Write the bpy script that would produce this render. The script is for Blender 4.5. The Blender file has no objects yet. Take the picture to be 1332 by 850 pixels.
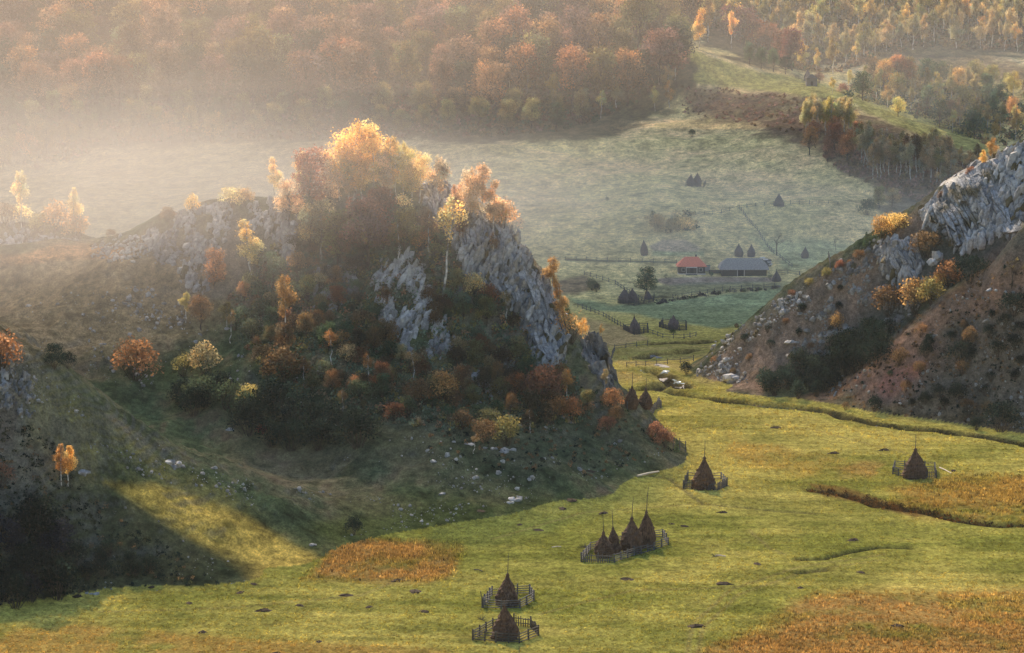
import bpy, math, random
import numpy as np
from mathutils import Vector, Matrix
random.seed(7); rng = np.random.default_rng(11)
R = math.radians
scene = bpy.context.scene
col = scene.collection

# ---------------------------------------------------------------- camera
FPX, IW, IH, HC, PITCH = 3426.0, 1332.0, 850.0, 95.0, 7.5
cam_d = bpy.data.cameras.new('camera'); cam = bpy.data.objects.new('camera', cam_d); col.objects.link(cam)
cam_d.sensor_width = 36.0; cam_d.lens = 36.0 * FPX / IW
cam_d.clip_start = 1.0; cam_d.clip_end = 9000.0
cam.location = (0, 0, HC); cam.rotation_euler = (R(90 - PITCH), 0, 0)
scene.camera = cam

# ---------------------------------------------------------------- sky, sun, exposure
SUN_AZ, SUN_EL = -18.0, 37.0         # degrees left of straight ahead, above the horizon
w = bpy.data.worlds.new('World'); scene.world = w; w.use_nodes = True
nt = w.node_tree; nt.nodes.clear()
sky = nt.nodes.new('ShaderNodeTexSky'); sky.sky_type = 'NISHITA'; sky.sun_disc = False
sky.sun_elevation = R(SUN_EL); sky.sun_rotation = R(SUN_AZ)
sky.air_density = 1.3; sky.dust_density = 2.0; sky.ozone_density = 2.5
bg = nt.nodes.new('ShaderNodeBackground'); bg.inputs['Strength'].default_value = 0.095
wo = nt.nodes.new('ShaderNodeOutputWorld')
nt.links.new(sky.outputs[0], bg.inputs[0]); nt.links.new(bg.outputs[0], wo.inputs[0])
sd = bpy.data.lights.new('sun', 'SUN'); sun = bpy.data.objects.new('sun', sd); col.objects.link(sun)
sd.energy = 5.0; sd.angle = R(0.6); sd.color = (1.0, 0.79, 0.56)
az, el = R(SUN_AZ), R(SUN_EL)
sdir = Vector((math.sin(az) * math.cos(el), math.cos(az) * math.cos(el), math.sin(el)))
sun.rotation_euler = sdir.to_track_quat('Z', 'Y').to_euler()
sun.location = (-300, 300, 400)
scene.view_settings.view_transform = 'Standard'; scene.view_settings.look = 'None'
scene.view_settings.exposure = 1.25; scene.view_settings.gamma = 1.0
cy = scene.cycles
cy.max_bounces = 6; cy.diffuse_bounces = 2; cy.glossy_bounces = 1; cy.transmission_bounces = 3
cy.transparent_max_bounces = 4; cy.volume_bounces = 1
cy.use_denoising = True
cy.sample_clamp_indirect = 4.0

# ---------------------------------------------------------------- picture <-> place
cp, sp_ = math.cos(R(PITCH)), math.sin(R(PITCH))
def ray(px, py):
    u = (px - IW / 2) / FPX; v = (IH / 2 - py) / FPX
    dy = cp + v * sp_; dz = -sp_ + v * cp
    return u / dy, dz / dy                      # per metre of depth
def P(px, py, D=None):
    a, b = ray(px, py)
    if D is None: D = -HC / b
    return (a * D, D, HC + b * D)
def to_px(x, y, z):
    zc = y * cp - (z - HC) * sp_; yc = y * sp_ + (z - HC) * cp
    return IW / 2 + FPX * x / zc, IH / 2 - FPX * yc / zc
def Pz(px, D, z):                              # hidden point below a picture column
    return ((px - IW / 2) / FPX * D * 1.003, D, z)

# ---------------------------------------------------------------- noise
def _hash(ix, iy, s):
    h = (ix.astype(np.int64) * 374761393 + iy.astype(np.int64) * 668265263 + s * 1442695041) & 0x7fffffff
    h = ((h ^ (h >> 13)) * 1274126177) & 0x7fffffff
    h = ((h ^ (h >> 16)) * 668265263) & 0x7fffffff
    return ((h ^ (h >> 15)) & 0xffffff) / float(0xffffff)
def vnoise(x, y, s=0):
    ix = np.floor(x); iy = np.floor(y); fx = x - ix; fy = y - iy
    fx = fx * fx * fx * (fx * (fx * 6 - 15) + 10); fy = fy * fy * fy * (fy * (fy * 6 - 15) + 10)
    a = _hash(ix, iy, s); b = _hash(ix + 1, iy, s); c = _hash(ix, iy + 1, s); d = _hash(ix + 1, iy + 1, s)
    return (a + (b - a) * fx) * (1 - fy) + (c + (d - c) * fx) * fy - 0.5
def fbm(x, y, wl, octv=4, s=0, gain=0.5):
    t = 0; a = 1.0; f = 1.0 / wl
    for o in range(octv):
        t = t + a * vnoise(x * f + 17.3 * o, y * f - 9.1 * o, s + o); a *= gain; f *= 2.03
    return t
def sm(a, b, x):
    t = np.clip((x - a) / (b - a), 0, 1); return t * t * (3 - 2 * t)
def tps(pts, lam=0.3):
    p = np.array(pts, float); q = p[:, :2] / 100.0; n = len(q)
    d = np.sqrt(((q[:, None] - q[None]) ** 2).sum(-1)) + 1e-9
    K = d * d * np.log(d) + np.eye(n) * lam * 0.01
    A = np.zeros((n + 3, n + 3)); A[:n, :n] = K; A[:n, n] = 1; A[:n, n + 1:] = q
    A[n, :n] = 1; A[n + 1:, :n] = q.T
    wv = np.linalg.solve(A, np.concatenate([p[:, 2], [0, 0, 0]]))
    def f(x, y):
        X = x / 100.0; Y = y / 100.0; o = wv[n] + wv[n + 1] * X + wv[n + 2] * Y
        for i in range(n):
            r2 = (X - q[i, 0]) ** 2 + (Y - q[i, 1]) ** 2 + 1e-12
            o = o + wv[i] * 0.5 * r2 * np.log(r2)
        return o
    return f

# ---------------------------------------------------------------- landforms (control points of the terrain)
far_pts = []
for D in (330, 450, 570, 690): far_pts += [(x, D, 0.0) for x in (-260, -130, 0, 130, 260)]
far_pts += [P(*a) for a in [
 (720,400,755),(900,400,755),(1000,400,755),(500,400,755),(200,400,755),(-200,400,755),(1400,400,755),
 (900,358,815),(980,358,815),(760,340,835),(1040,340,835),(1200,340,835),(500,340,835),(200,340,835),
 (700,300,880),(900,290,890),(1050,290,890),(1000,240,960),(800,240,960),(600,240,965),(400,265,915),
 (150,265,915),(0,265,915),(-250,265,915),(600,190,1050),(750,180,1060),(850,150,1110),(400,185,1060),
 (200,190,1060),(0,200,1050),(-250,190,1060),(900,110,1130),(1000,160,1060),(1060,190,1020),
 (1150,250,940),(1250,260,930),(1420,260,930),(1200,200,985),(1280,230,950),(1400,230,950),
 (900,65,1160),(960,92,1150),(1050,105,1135),(1110,125,1110),(1180,155,1070),(1250,180,1030),(1310,203,1000),(1420,215,990),
 (1250,100,1235),(1200,80,1260),(1332,100,1235),(1332,150,1175),(1450,140,1180),
 (1100,60,1290),(960,40,1290),(1250,60,1300),(1400,60,1300),(1000,0,1340),(1332,10,1350),(700,0,1300),(850,50,1210),
 (400,0,1270),(100,0,1240),(-150,0,1240),(0,80,1170),(400,100,1150),(700,100,1150),(250,90,1160)]]
far_pts += [Pz(1050,1170,49),Pz(1180,1115,33),Pz(1280,1085,25),Pz(1400,1080,24)]
for px in (-600,-200, 200, 600, 1000, 1400,1900): far_pts += [Pz(px,1500,125),Pz(px,1700,165)]
far_pts += [Pz(-600,950,20),Pz(-600,1200,70),Pz(1900,950,20),Pz(1900,1200,60),Pz(-700,700,3),Pz(2000,700,3)]
H_far = tps(far_pts)

left_pts = [P(*a) for a in [
 # crest
 (0,320,580),(60,322,576),(130,315,572),(200,290,572),(270,275,570),(340,262,568),(380,255,567),(440,235,565),
 (500,228,563),(560,240,560),(600,262,557),(650,292,554),(680,325,551),(700,360,548),(720,400,545),(737,437,541),
 (770,478,536),(800,505,531),(840,550,524),(870,580,519),
 # face
 (700,460,532),(620,430,533),(530,400,536),(490,460,525),(560,470,524),(400,400,543),(400,450,526),(400,550,500),(640,560,497),
 (780,560,511),(700,600,488),(540,620,476),(640,640,468),(760,625,480),
 (400,620,482),(450,600,484),(250,480,525),(250,400,545),(170,470,527),(330,350,552),(330,520,508),(200,540,508),
 (60,400,548),(-100,330,578),(-100,400,548),(-60,420,535),(120,430,538),(50,440,532),
 # near spur
 (0,440,432),(20,455,434),(80,505,436),(150,548,439),(180,572,440),(240,610,441),(330,650,443),
 (140,628,427),(200,655,427),(265,697,424),(335,744,419),(130,700,415),(215,715,416),(0,600,415),(0,700,404),(0,520,424),(-120,420,430),
 (-120,600,410),(-120,700,400),(350,690,434),(60,560,426),
 ]]
left_pts += [P(*a) for a in [(893,606),(820,627),(720,656),(640,676),(540,692),(450,712),(405,740),(345,758),(260,765),(150,768),(0,792),(-120,810)]]
left_pts += [Pz(80,478,20.5),Pz(-60,480,28),Pz(170,476,15),Pz(0,480,24),Pz(260,472,9.5)]
left_pts += [Pz(930,520,-4),Pz(860,485,-5),Pz(720,445,-5),Pz(560,430,-4),Pz(420,412,-4),Pz(200,395,-5),Pz(-50,380,-5),Pz(-200,370,-5),
 Pz(1000,560,-14),Pz(1000,450,-18),Pz(700,380,-16),Pz(300,350,-14),Pz(1150,500,-25),Pz(-250,340,-12)]
# back side
left_pts += [Pz(0,640,5),Pz(-150,640,5),Pz(150,640,2),Pz(300,635,4),Pz(450,630,4),Pz(560,618,4),Pz(650,600,4),Pz(720,585,3),Pz(800,568,-1),Pz(870,550,-3),
 Pz(0,760,-20),Pz(300,760,-20),Pz(600,720,-20),Pz(800,650,-18),Pz(1000,620,-25),Pz(-200,800,-20),
 Pz(530,600,22),Pz(400,605,24),Pz(620,588,20),Pz(-700,560,36),Pz(-700,430,36),Pz(-700,760,-10)]
H_left = tps(left_pts)

right_pts = [P(*a) for a in [
 (950,446,627),(1000,402,623),(1060,362,620),(1100,332,618),(1150,300,616),(1200,272,614),(1240,240,612),(1290,208,610),(1335,188,608),(1450,150,606),
 (1000,470,612),(1080,430,607),(1150,370,606),(1090,500,600),(960,495,616),
 (1060,517,592),(1130,470,586),(1220,400,580),(1300,335,575),(1340,312,572),(1450,280,570),
 (1110,475,600),(1180,405,598),(1260,345,595),(1330,318,588),
 (1270,300,600),(1200,500,572),(1332,480,562),(1332,400,566),(1120,520,584),(1450,450,560),(1270,440,574),
 ]]
right_pts += [P(*a) for a in [(903,490),(935,511),(1000,519),(1060,528),(1180,546),(1332,568),(1450,580)]]
right_pts += [Pz(860,640,-6),Pz(930,585,-5),Pz(1060,570,-5),Pz(1200,545,-5),Pz(1400,520,-6),Pz(800,600,-18),Pz(1100,520,-18),Pz(1400,470,-18),
 Pz(900,675,-4),Pz(1000,680,0),Pz(1100,690,3),Pz(1200,700,5),Pz(1350,710,10),Pz(1500,720,12),Pz(860,720,-20),Pz(1100,780,-22),Pz(1400,800,-20),
 Pz(1100,650,12),Pz(1250,650,22),Pz(1400,650,32),Pz(2000,600,50),Pz(2000,700,20),Pz(2000,480,-5)]
H_right = tps(right_pts)

knoll_pts = [P(*a) for a in [(-60,292,650),(0,292,648),(60,298,645),(105,308,640),(135,318,634)]]
knoll_pts += [P(-60,318,632),P(0,322,628),P(60,322,624)]
knoll_pts += [Pz(180,640,22),Pz(0,690,10),Pz(100,690,8),Pz(-150,690,10),Pz(-60,600,28),Pz(60,600,26),Pz(130,606,24),Pz(220,620,5),Pz(0,760,-10),Pz(300,700,-20),Pz(0,560,10),Pz(200,560,0)]
H_knoll = tps(knoll_pts)

# ---------------------------------------------------------------- terrain grid
tt = np.concatenate([np.linspace(-0.34, -0.206, 24)[:-1], np.arange(-0.206, 0.2061, 0.0006), np.linspace(0.207, 0.34, 24)])
yy = np.concatenate([np.arange(335, 700, 0.8), np.arange(700, 1000, 1.15), np.arange(1000, 1400, 1.9), np.arange(1400, 1701, 10)])
NT, NY = len(tt), len(yy)
T, Y = np.meshgrid(tt, yy); X = T * Y

def polyline_dist(x, y, pts):
    d = np.full(x.shape, 1e9)
    for (x0, y0), (x1, y1) in zip(pts[:-1], pts[1:]):
        m = (x > min(x0, x1) - 12) & (x < max(x0, x1) + 12) & (y > min(y0, y1) - 12) & (y < max(y0, y1) + 12)
        if not m.any(): continue
        xx, y2 = x[m], y[m]
        L = (x1 - x0) ** 2 + (y1 - y0) ** 2
        t = np.clip(((xx - x0) * (x1 - x0) + (y2 - y0) * (y1 - y0)) / L, 0, 1)
        d[m] = np.minimum(d[m], np.hypot(xx - x0 - t * (x1 - x0), y2 - y0 - t * (y1 - y0)))
    return d
hf = H_far(X, Y); hl = H_left(X, Y); hr = H_right(X, Y); hk = H_knoll(X, Y)
hf = np.where(Y < 700, hf * 0.3, hf * sm(650, 800, Y).clip(0.3, 1))
hf = hf + (fbm(X, Y, 60, 3, 1) * 5 + fbm(X, Y, 14, 3, 2) * 1.3) * sm(760, 1000, Y)
hf = hf + (fbm(X, Y, 26, 2, 5) * 0.35 + fbm(X, Y, 5, 2, 6) * 0.12)
rough = fbm(X, Y, 22, 3, 21) * 2.4 + fbm(X, Y, 6.5, 3, 24) * 1.1 + fbm(X, Y, 1.9, 2, 27) * 0.35
# cattle terraces: little steps that follow the contour
def terr(h, amp): return amp * np.abs(((h + fbm(X, Y, 12, 2, 31) * 2.2) / 1.3) % 1.0 - 0.5)
hl = hl + (rough + terr(hl, 0.55)) * sm(0, 5, hl); hr = hr + (rough * 1.0 + terr(hr, 0.6)) * sm(0, 4, hr); hk = hk + rough
def stream_pts(l): return [(P(a, b)[0], P(a, b)[1]) for a, b in l]
DITCH = stream_pts([(868,507),(885,512),(910,517),(960,523),(1010,528),(1060,533),(1085,538),(1110,546),(1135,552),(1180,556),(1230,562),(1290,570),(1345,580),(1400,590)])
CREEK = stream_pts([(850,447),(880,446),(925,444)]) 
CREEK2 = stream_pts([(833,466),(850,461),(885,458),(900,455)])
CREEK3 = stream_pts([(848,482),(858,486),(864,489),(870,493),(880,499),(890,503)])
CREEK4 = stream_pts([(826,507),(845,505),(860,500),(880,498)])
BANK = stream_pts([(1056,638),(1075,641),(1100,644),(1125,650),(1140,656),(1170,662),(1200,666),(1225,672),(1250,676),(1290,680),(1335,684)])
RUT = stream_pts([(1040,728),(1070,727),(1100,719),(1140,712),(1180,712)])
RUT2 = stream_pts([(1038,745),(1072,742)])
PATH = stream_pts([(820,620),(870,622),(915,657),(960,659),(1010,664),(1060,668)])
TRACKS = [stream_pts(q) for q in ([(893,855),(900,815),(950,768),(1040,738),(1150,722)],[(906,855),(914,818),(960,775),(1045,744),(1150,728)],[(640,702),(760,668),(900,657)],[(975,690),(1000,712),(1020,722)],[(900,560),(960,550),(1060,560),(1180,590)],[(700,800),(820,770),(960,765)],[(130,795),(300,790),(470,775),(600,720)])]
dt = np.minimum.reduce([polyline_dist(X, Y, c) for c in TRACKS])
dd = np.minimum.reduce([polyline_dist(X, Y, c) for c in (DITCH, CREEK, CREEK2, CREEK3, CREEK4)])
db = polyline_dist(X, Y, BANK); dr = np.minimum(polyline_dist(X, Y, RUT), polyline_dist(X, Y, RUT2)); dp = polyline_dist(X, Y, PATH)
wob = 1 + fbm(X, Y, 7, 2, 44) * 1.0
hf = hf - 1.7 * np.exp(-(dd / (2.0 * wob)) ** 4) + 0.0 * np.exp(-((dd - 3.2) / 1.2) ** 2)
hf = hf - 0.7 * np.exp(-(dr / 0.8) ** 2) - 0.3 * np.exp(-(dp / 0.6) ** 2)
hb = sm(0, 1, 1) * 0
hf = hf - 0.9 * np.exp(-(db / (1.6 * wob)) ** 2)
# the fold of the far slope: rolling furrows and terrace edges in the mid valley
TERR = [(P(*a)[0], P(*a)[1]) for a in [(860,385,772),(900,378,782),(960,372,790),(1040,370,792)]]
H = np.maximum.reduce([hf, hl, hr, hk]); ID = np.argmax(np.stack([hf, hl, hr, hk]), 0)
k = 0.5
dif = np.sort(np.stack([hf, hl, hr, hk]), 0)
H = H + np.maximum(0, 2.2 - (dif[3] - dif[2])) ** 2 / 4.4 * 0.5
PXg, PYg = to_px(X, Y, H)

def hgt(x, y):
    x = np.asarray(x, float); y = np.asarray(y, float)
    fj = np.interp(x / y, tt, np.arange(NT)); fi = np.interp(y, yy, np.arange(NY))
    i = np.clip(fi.astype(int), 0, NY - 2); j = np.clip(fj.astype(int), 0, NT - 2); a = fi - i; b = fj - j
    return (H[i, j] * (1 - b) + H[i, j + 1] * b) * (1 - a) + (H[i + 1, j] * (1 - b) + H[i + 1, j + 1] * b) * a
def land(x, y):
    return int(ID[int(round(float(np.interp(y, yy, np.arange(NY))))), int(round(float(np.interp(x / y, tt, np.arange(NT)))))])
_D = np.arange(336, 1650, 0.5)
def hit(px, py, dmin=336):
    a, b = ray(px, py); D = _D[_D >= dmin]
    x = a * D; z = HC + b * D; g = hgt(x, D) - z
    n = np.argmax(g >= 0)
    if g[n] < 0: return None
    if n > 0:
        t = g[n - 1] / (g[n - 1] - g[n] - 1e-9); d = D[n - 1] + t * (D[n] - D[n - 1])
    else: d = D[0]
    x = a * d
    return Vector((x, d, float(hgt(x, d))))

def poly_sd(px, py, poly, pad=30):
    """soft inside value (pixels of the photograph, positive inside)"""
    p = np.array(poly, float); out = np.full(px.shape, -99.0)
    m = (px > p[:, 0].min() - pad) & (px < p[:, 0].max() + pad) & (py > p[:, 1].min() - pad) & (py < p[:, 1].max() + pad)
    x, y = px[m], py[m]
    if x.size == 0: return out
    d = np.full(x.shape, 1e9); ins = np.zeros(x.shape, bool); n = len(p)
    for i in range(n):
        x0, y0 = p[i]; x1, y1 = p[(i + 1) % n]
        L = (x1 - x0) ** 2 + (y1 - y0) ** 2 + 1e-9
        t = np.clip(((x - x0) * (x1 - x0) + (y - y0) * (y1 - y0)) / L, 0, 1)
        d = np.minimum(d, np.hypot(x - x0 - t * (x1 - x0), y - y0 - t * (y1 - y0)))
        c = ((y0 > y) != (y1 > y)); ins ^= c & (x < (x1 - x0) * (y - y0) / (y1 - y0 + 1e-9) + x0)
    out[m] = np.where(ins, d, -d)
    return out
# ---------------------------------------------------------------- what grows where: colour of the ground, with sun and shade painted on the near spur
def C(*c): return np.array(c, float)
n1 = fbm(X, Y, 40, 4, 51); n2 = fbm(X, Y, 9, 4, 55); n3 = fbm(X, Y * 0.5, 2.4, 3, 59); n4 = fbm(X * .12 + Y * .03, Y + X * .05, 2.6, 3, 63); n5 = fbm(X * .5, Y, .9, 2, 67)
GR = C(.235, .225, .040); GR2 = C(.43, .345, .080); DRY = C(.38, .235, .055); FERN = C(.36, .20, .060)
HILLG = C(.075, .098, .045); HILLD = C(.150, .125, .068); BARE = C(.085, .060, .038); ROCK = C(.28, .28, .27)
def mix(a, b, f): return a * (1 - f[..., None]) + b * f[..., None]
colr = np.broadcast_to(GR, X.shape + (3,)).copy()
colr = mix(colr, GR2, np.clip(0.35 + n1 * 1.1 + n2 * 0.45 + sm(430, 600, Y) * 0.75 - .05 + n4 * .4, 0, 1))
jx = PXg + fbm(X, Y, 14, 4, 71) * 30; jy = PYg + fbm(X, Y, 14, 4, 75) * 12
def region(poly, c, soft=4, amt=1.0, ids=None, dmin=0, dmax=9999, breakup=0.0, j=1.0):
    global colr
    s = poly_sd(PXg + (jx - PXg) * j, PYg + (jy - PYg) * j, poly)
    f = sm(-soft, soft, s) * amt
    if ids is not None: f = f * np.isin(ID, ids)
    f = f * ((Y > dmin) & (Y < dmax))
    if breakup: f = f * np.clip(1 - breakup + breakup * 3.2 * (n2 + 0.5 * n3 + 0.28), 0, 1)
    colr = mix(colr, np.asarray(c), f)
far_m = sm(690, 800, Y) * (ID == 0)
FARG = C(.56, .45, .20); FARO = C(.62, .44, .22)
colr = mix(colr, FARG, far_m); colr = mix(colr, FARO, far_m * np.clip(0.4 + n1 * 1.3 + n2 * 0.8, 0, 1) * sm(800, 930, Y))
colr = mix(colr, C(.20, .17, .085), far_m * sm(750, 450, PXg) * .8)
# dry patches of the valley floor
V = [0]
region([(388,757),(430,718),(470,700),(560,704),(606,708),(600,735),(585,752),(560,762),(480,760)], FERN, 9, .85, V, breakup=.25, j=1.0)
region([(900,860),(925,838),(1010,806),(1060,772),(1120,768),(1200,772),(1332,775),(1500,775),(1500,880),(900,880)], FERN, 14, .85, V, breakup=.35, j=1.0)
region([(1150,655),(1170,640),(1210,626),(1280,618),(1400,612),(1400,690),(1290,682),(1200,668)], DRY*.85, 10, .85, V, breakup=.35, j=1.0)
region([(1050,630),(1100,635),(1160,655),(1200,668),(1190,672),(1130,658),(1070,645)], FERN*.6, 2, .8, V, j=.2)
region([(-50,815),(120,812),(250,822),(420,835),(560,845),(600,870),(-50,870)], DRY, 8, .85, V, breakup=.6)
region([(940,570),(1010,580),(1100,600),(1040,620),(960,600),(930,590)], DRY, 8, .55, V, breakup=.5)
region([(1080,612),(1120,600),(1160,606),(1150,620),(1100,622)], FERN, 5, .6, V, breakup=.3)
region([(980,545),(1100,560),(1250,590),(1200,600),(1050,575)], GR2*1.1, 12, .6, V)
region([(560,640),(750,600),(890,610),(880,630),(700,700),(560,720)], C(.15,.18,.045), 10, .5, V)
region([(790,440),(1000,440),(900,510),(800,500)], C(.36,.26,.10), 10, .6, V, breakup=.3)
region([(735,412),(770,416),(830,430),(845,443),(800,452),(740,450)], C(.42,.28,.13), 4, .8, V, j=.3)
region([(790,375),(880,358),(1020,366),(1000,400),(900,395),(820,388)], C(.44,.38,.19), 6, .5, V)
# terraces and field edges between the houses
GREEN = C(.20, .25, .13); HEDGE = C(.07, .085, .05); MAUVE = C(.30, .22, .18)
region([(742,388),(800,398),(860,392),(900,386),(960,380),(1040,374),(1052,388),(980,420),(930,428),(880,418),(820,408),(760,402)], GREEN, 3, .85, V, j=.3)
region([(860,362),(930,360),(1010,361),(1008,367),(930,371),(870,372),(852,366)], MAUVE*.8, 1.5, .9, V, j=.1)
region([(845,372),(900,368),(980,366),(1060,370),(1060,376),(960,377),(900,382),(850,390)], HEDGE*1.6, 2, .6, V, j=.1)
region([(845,320),(860,312),(890,312),(912,322),(905,328),(850,328)], MAUVE, 2, .7, V, j=.1)
region([(848,327),(915,327),(915,333),(848,333)], GREEN, 2, .7, V, j=.1)
region([(735,336),(880,340),(880,343),(735,340)], HEDGE, 1, .8, V, j=.1)
region([(990,305),(1130,320),(1120,350),(1020,350)], GREEN*1.3, 8, .6, V)
region([(720,365),(760,358),(780,372),(750,382),(720,382)], C(.19,.12,.08), 4, .8, V, j=.2)
# far slope: heath above the meadow, wooded gully, ploughed strip
HEATH = C(.105, .060, .040)
region([(882,110),(960,118),(1060,122),(1110,128),(1130,150),(1180,170),(1250,190),(1290,215),(1290,270),(1180,268),(1130,240),(1090,215),(1050,190),(1000,175),(940,160),(890,150)], HEATH, 7, .92, V, 900, breakup=.2)
region([(1130,262),(1290,250),(1290,290),(1180,285)], C(.075,.070,.062), 4, .8, V, 880)
region([(890,60),(960,88),(1060,104),(1110,118),(1200,150),(1290,185),(1300,205),(1230,190),(1160,162),(1100,132),(1000,118),(900,108)], C(.30,.27,.075), 3, .85, V, 900, j=.3)
region([(1160,100),(1190,70),(1250,72),(1340,85),(1340,110),(1250,112)], C(.17,.11,.06), 4, .8, V, 1000)
region([(-60,-20),(900,-20),(900,110),(850,160),(780,182),(600,186),(300,186),(-60,200)], C(.06,.052,.03), 6, .9, V, 960)
region([(900,-20),(1340,-20),(1340,75),(1150,80),(1040,95),(960,80),(900,50)], C(.06,.052,.03), 5, .9, V, 1150)
# hills
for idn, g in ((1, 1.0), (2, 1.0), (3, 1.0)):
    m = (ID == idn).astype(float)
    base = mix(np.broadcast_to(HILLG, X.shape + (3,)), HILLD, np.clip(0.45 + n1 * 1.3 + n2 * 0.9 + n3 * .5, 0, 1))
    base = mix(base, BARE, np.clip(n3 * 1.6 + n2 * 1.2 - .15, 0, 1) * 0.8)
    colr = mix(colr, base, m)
region([(-60,330),(60,322),(170,315),(240,320),(300,380),(260,440),(120,460),(-60,470)], C(.24,.175,.095), 20, .75, [1])
region([(-20,330),(60,325),(130,318),(180,318),(160,332),(60,345),(-20,345)], C(.36,.20,.09), 4, .8, [1])
region([(30,470),(110,520),(200,590),(330,650),(420,720),(390,745),(330,760),(230,690),(130,635),(30,580)], C(.19,.165,.05), 12, .75, [1], breakup=.3)
region([(135,628),(200,632),(330,672),(415,728),(395,750),(335,762),(262,712),(195,664)], C(.52,.36,.075), 7, .92, [1], dmax=480, j=.4)  # dry grass of the spur's flank, brightened to paint the sunlight on it
region([(0,640),(140,640),(260,705),(345,760),(200,770),(0,800)], C(.034,.043,.020), 12, .75, [1], dmax=440)  # shade of the spur's steep face painted in as darker ground
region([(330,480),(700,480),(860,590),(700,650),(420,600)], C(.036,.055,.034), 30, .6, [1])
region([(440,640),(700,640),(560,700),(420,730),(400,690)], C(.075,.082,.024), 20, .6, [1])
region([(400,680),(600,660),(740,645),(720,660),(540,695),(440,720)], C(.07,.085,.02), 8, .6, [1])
# right hill
RB = C(.33, .165, .09)
region([(900,500),(960,440),(1060,360),(1160,300),(1240,250),(1150,380),(1080,450),(1000,510)], C(.29,.185,.125), 8, .8, [2])
region([(1040,520),(1130,465),(1220,398),(1300,330),(1345,310),(1345,400),(1250,420),(1180,470),(1080,525)], RB, 8, .85, [2])
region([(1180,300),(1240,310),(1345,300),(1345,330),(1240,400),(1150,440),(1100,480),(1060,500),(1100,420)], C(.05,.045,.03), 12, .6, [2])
region([(1060,390),(1110,350),(1160,310),(1200,290),(1190,320),(1120,360),(1070,395)], C(.27,.15,.07), 4, .6, [2])
region([(1138,500),(1150,482),(1190,474),(1212,468),(1205,482),(1180,500),(1155,518),(1142,512)], C(.42,.14,.085), 4, .9, [2], j=.4)
region([(1120,490),(1160,470),(1230,440),(1280,430),(1250,470),(1160,530),(1110,520)], C(.26,.11,.08), 10, .6, [2])
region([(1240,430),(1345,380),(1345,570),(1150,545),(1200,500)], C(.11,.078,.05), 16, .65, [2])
colr = mix(colr, C(.24, .17, .07), np.exp(-(dt / .45) ** 2) * .45 * (ID == 0))
# bare soil along ditches and in ruts
soil = C(.030, .024, .016)
colr = mix(colr, soil, np.exp(-(dd / 2.3) ** 4) * .97 * (ID == 0)); colr = mix(colr, soil, np.exp(-(dr / 0.9) ** 2) * .9)
colr = mix(colr, soil * 1.2, np.exp(-(db / 1.5) ** 2) * .9 * (ID == 0)); colr = mix(colr, soil * 2.5, np.exp(-(dp / 0.6) ** 2) * .6 * (ID == 0))
colr = mix(colr, GR * 1.1, np.exp(-((dd - 4.4) / 1.6) ** 2) * .5 * (ID == 0))
vq = np.where((ID == 0) & (Y < 760), .45, 1.0); colr *= (1 + vq * (0.55 * n3 + 0.35 * n2 + .5 * n5) + .22 * n4 * (ID == 0))[..., None]
colr = np.clip(colr, 0.006, .9)
# paler stony ground where the hills are steep
gy, gx = np.gradient(H); sl = np.hypot(gy / np.gradient(yy)[:, None], gx / (np.gradient(tt)[None] * Y))
stony = sm(.75, 1.25, sl + n2 * .5) * (ID > 0)
colr = mix(colr, ROCK * .45, stony * .45)

# ---------------------------------------------------------------- materials
def node_mat(name):
    m = bpy.data.materials.new(name); m.use_nodes = True; n = m.node_tree; n.nodes.clear()
    return m, n, n.nodes.new, n.links.new
def ground_mat():
    m, n, N, L = node_mat('ground cover')
    at = N('ShaderNodeAttribute'); at.attribute_name = 'cover'
    geo = N('ShaderNodeNewGeometry')
    mp = N('ShaderNodeMapping'); L(geo.outputs['Position'], mp.inputs[0])
    mp.inputs['Scale'].default_value = (1, .6, 1)
    a = N('ShaderNodeTexNoise'); a.inputs['Scale'].default_value = .9; a.inputs['Detail'].default_value = 5; a.inputs['Roughness'].default_value = .7
    b = N('ShaderNodeTexNoise'); b.inputs['Scale'].default_value = 3.0; b.inputs['Detail'].default_value = 3; b.inputs['Roughness'].default_value = .7
    L(mp.outputs[0], a.inputs[0]); L(mp.outputs[0], b.inputs[0])
    r = N('ShaderNodeMapRange'); L(a.outputs[0], r.inputs[0])
    for i, v in zip((1, 2, 3, 4), (.3, .7, .5, 1.5)): r.inputs[i].default_value = v
    r2 = N('ShaderNodeMapRange'); L(b.outputs[0], r2.inputs[0])
    for i, v in zip((1, 2, 3, 4), (.3, .7, .6, 1.4)): r2.inputs[i].default_value = v
    mu = N('ShaderNodeMath'); mu.operation = 'MULTIPLY'; L(r.outputs[0], mu.inputs[0]); L(r2.outputs[0], mu.inputs[1])
    vm = N('ShaderNodeVectorMath'); vm.operation = 'SCALE'; L(at.outputs['Color'], vm.inputs[0]); L(mu.outputs[0], vm.inputs['Scale'])
    bu = N('ShaderNodeBump'); bu.inputs['Distance'].default_value = .6; bu.inputs['Strength'].default_value = .6
    ad = N('ShaderNodeMath'); ad.operation = 'MULTIPLY_ADD'; ad.inputs[1].default_value = .4
    L(b.outputs[0], ad.inputs[0]); L(a.outputs[0], ad.inputs[2]); L(ad.outputs[0], bu.inputs['Height'])
    bs = N('ShaderNodeBsdfDiffuse'); bs.inputs['Roughness'].default_value = 1
    L(vm.outputs[0], bs.inputs['Color']); L(bu.outputs[0], bs.inputs['Normal'])
    o = N('ShaderNodeOutputMaterial'); L(bs.outputs[0], o.inputs[0])
    return m
GROUND = ground_mat()

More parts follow.
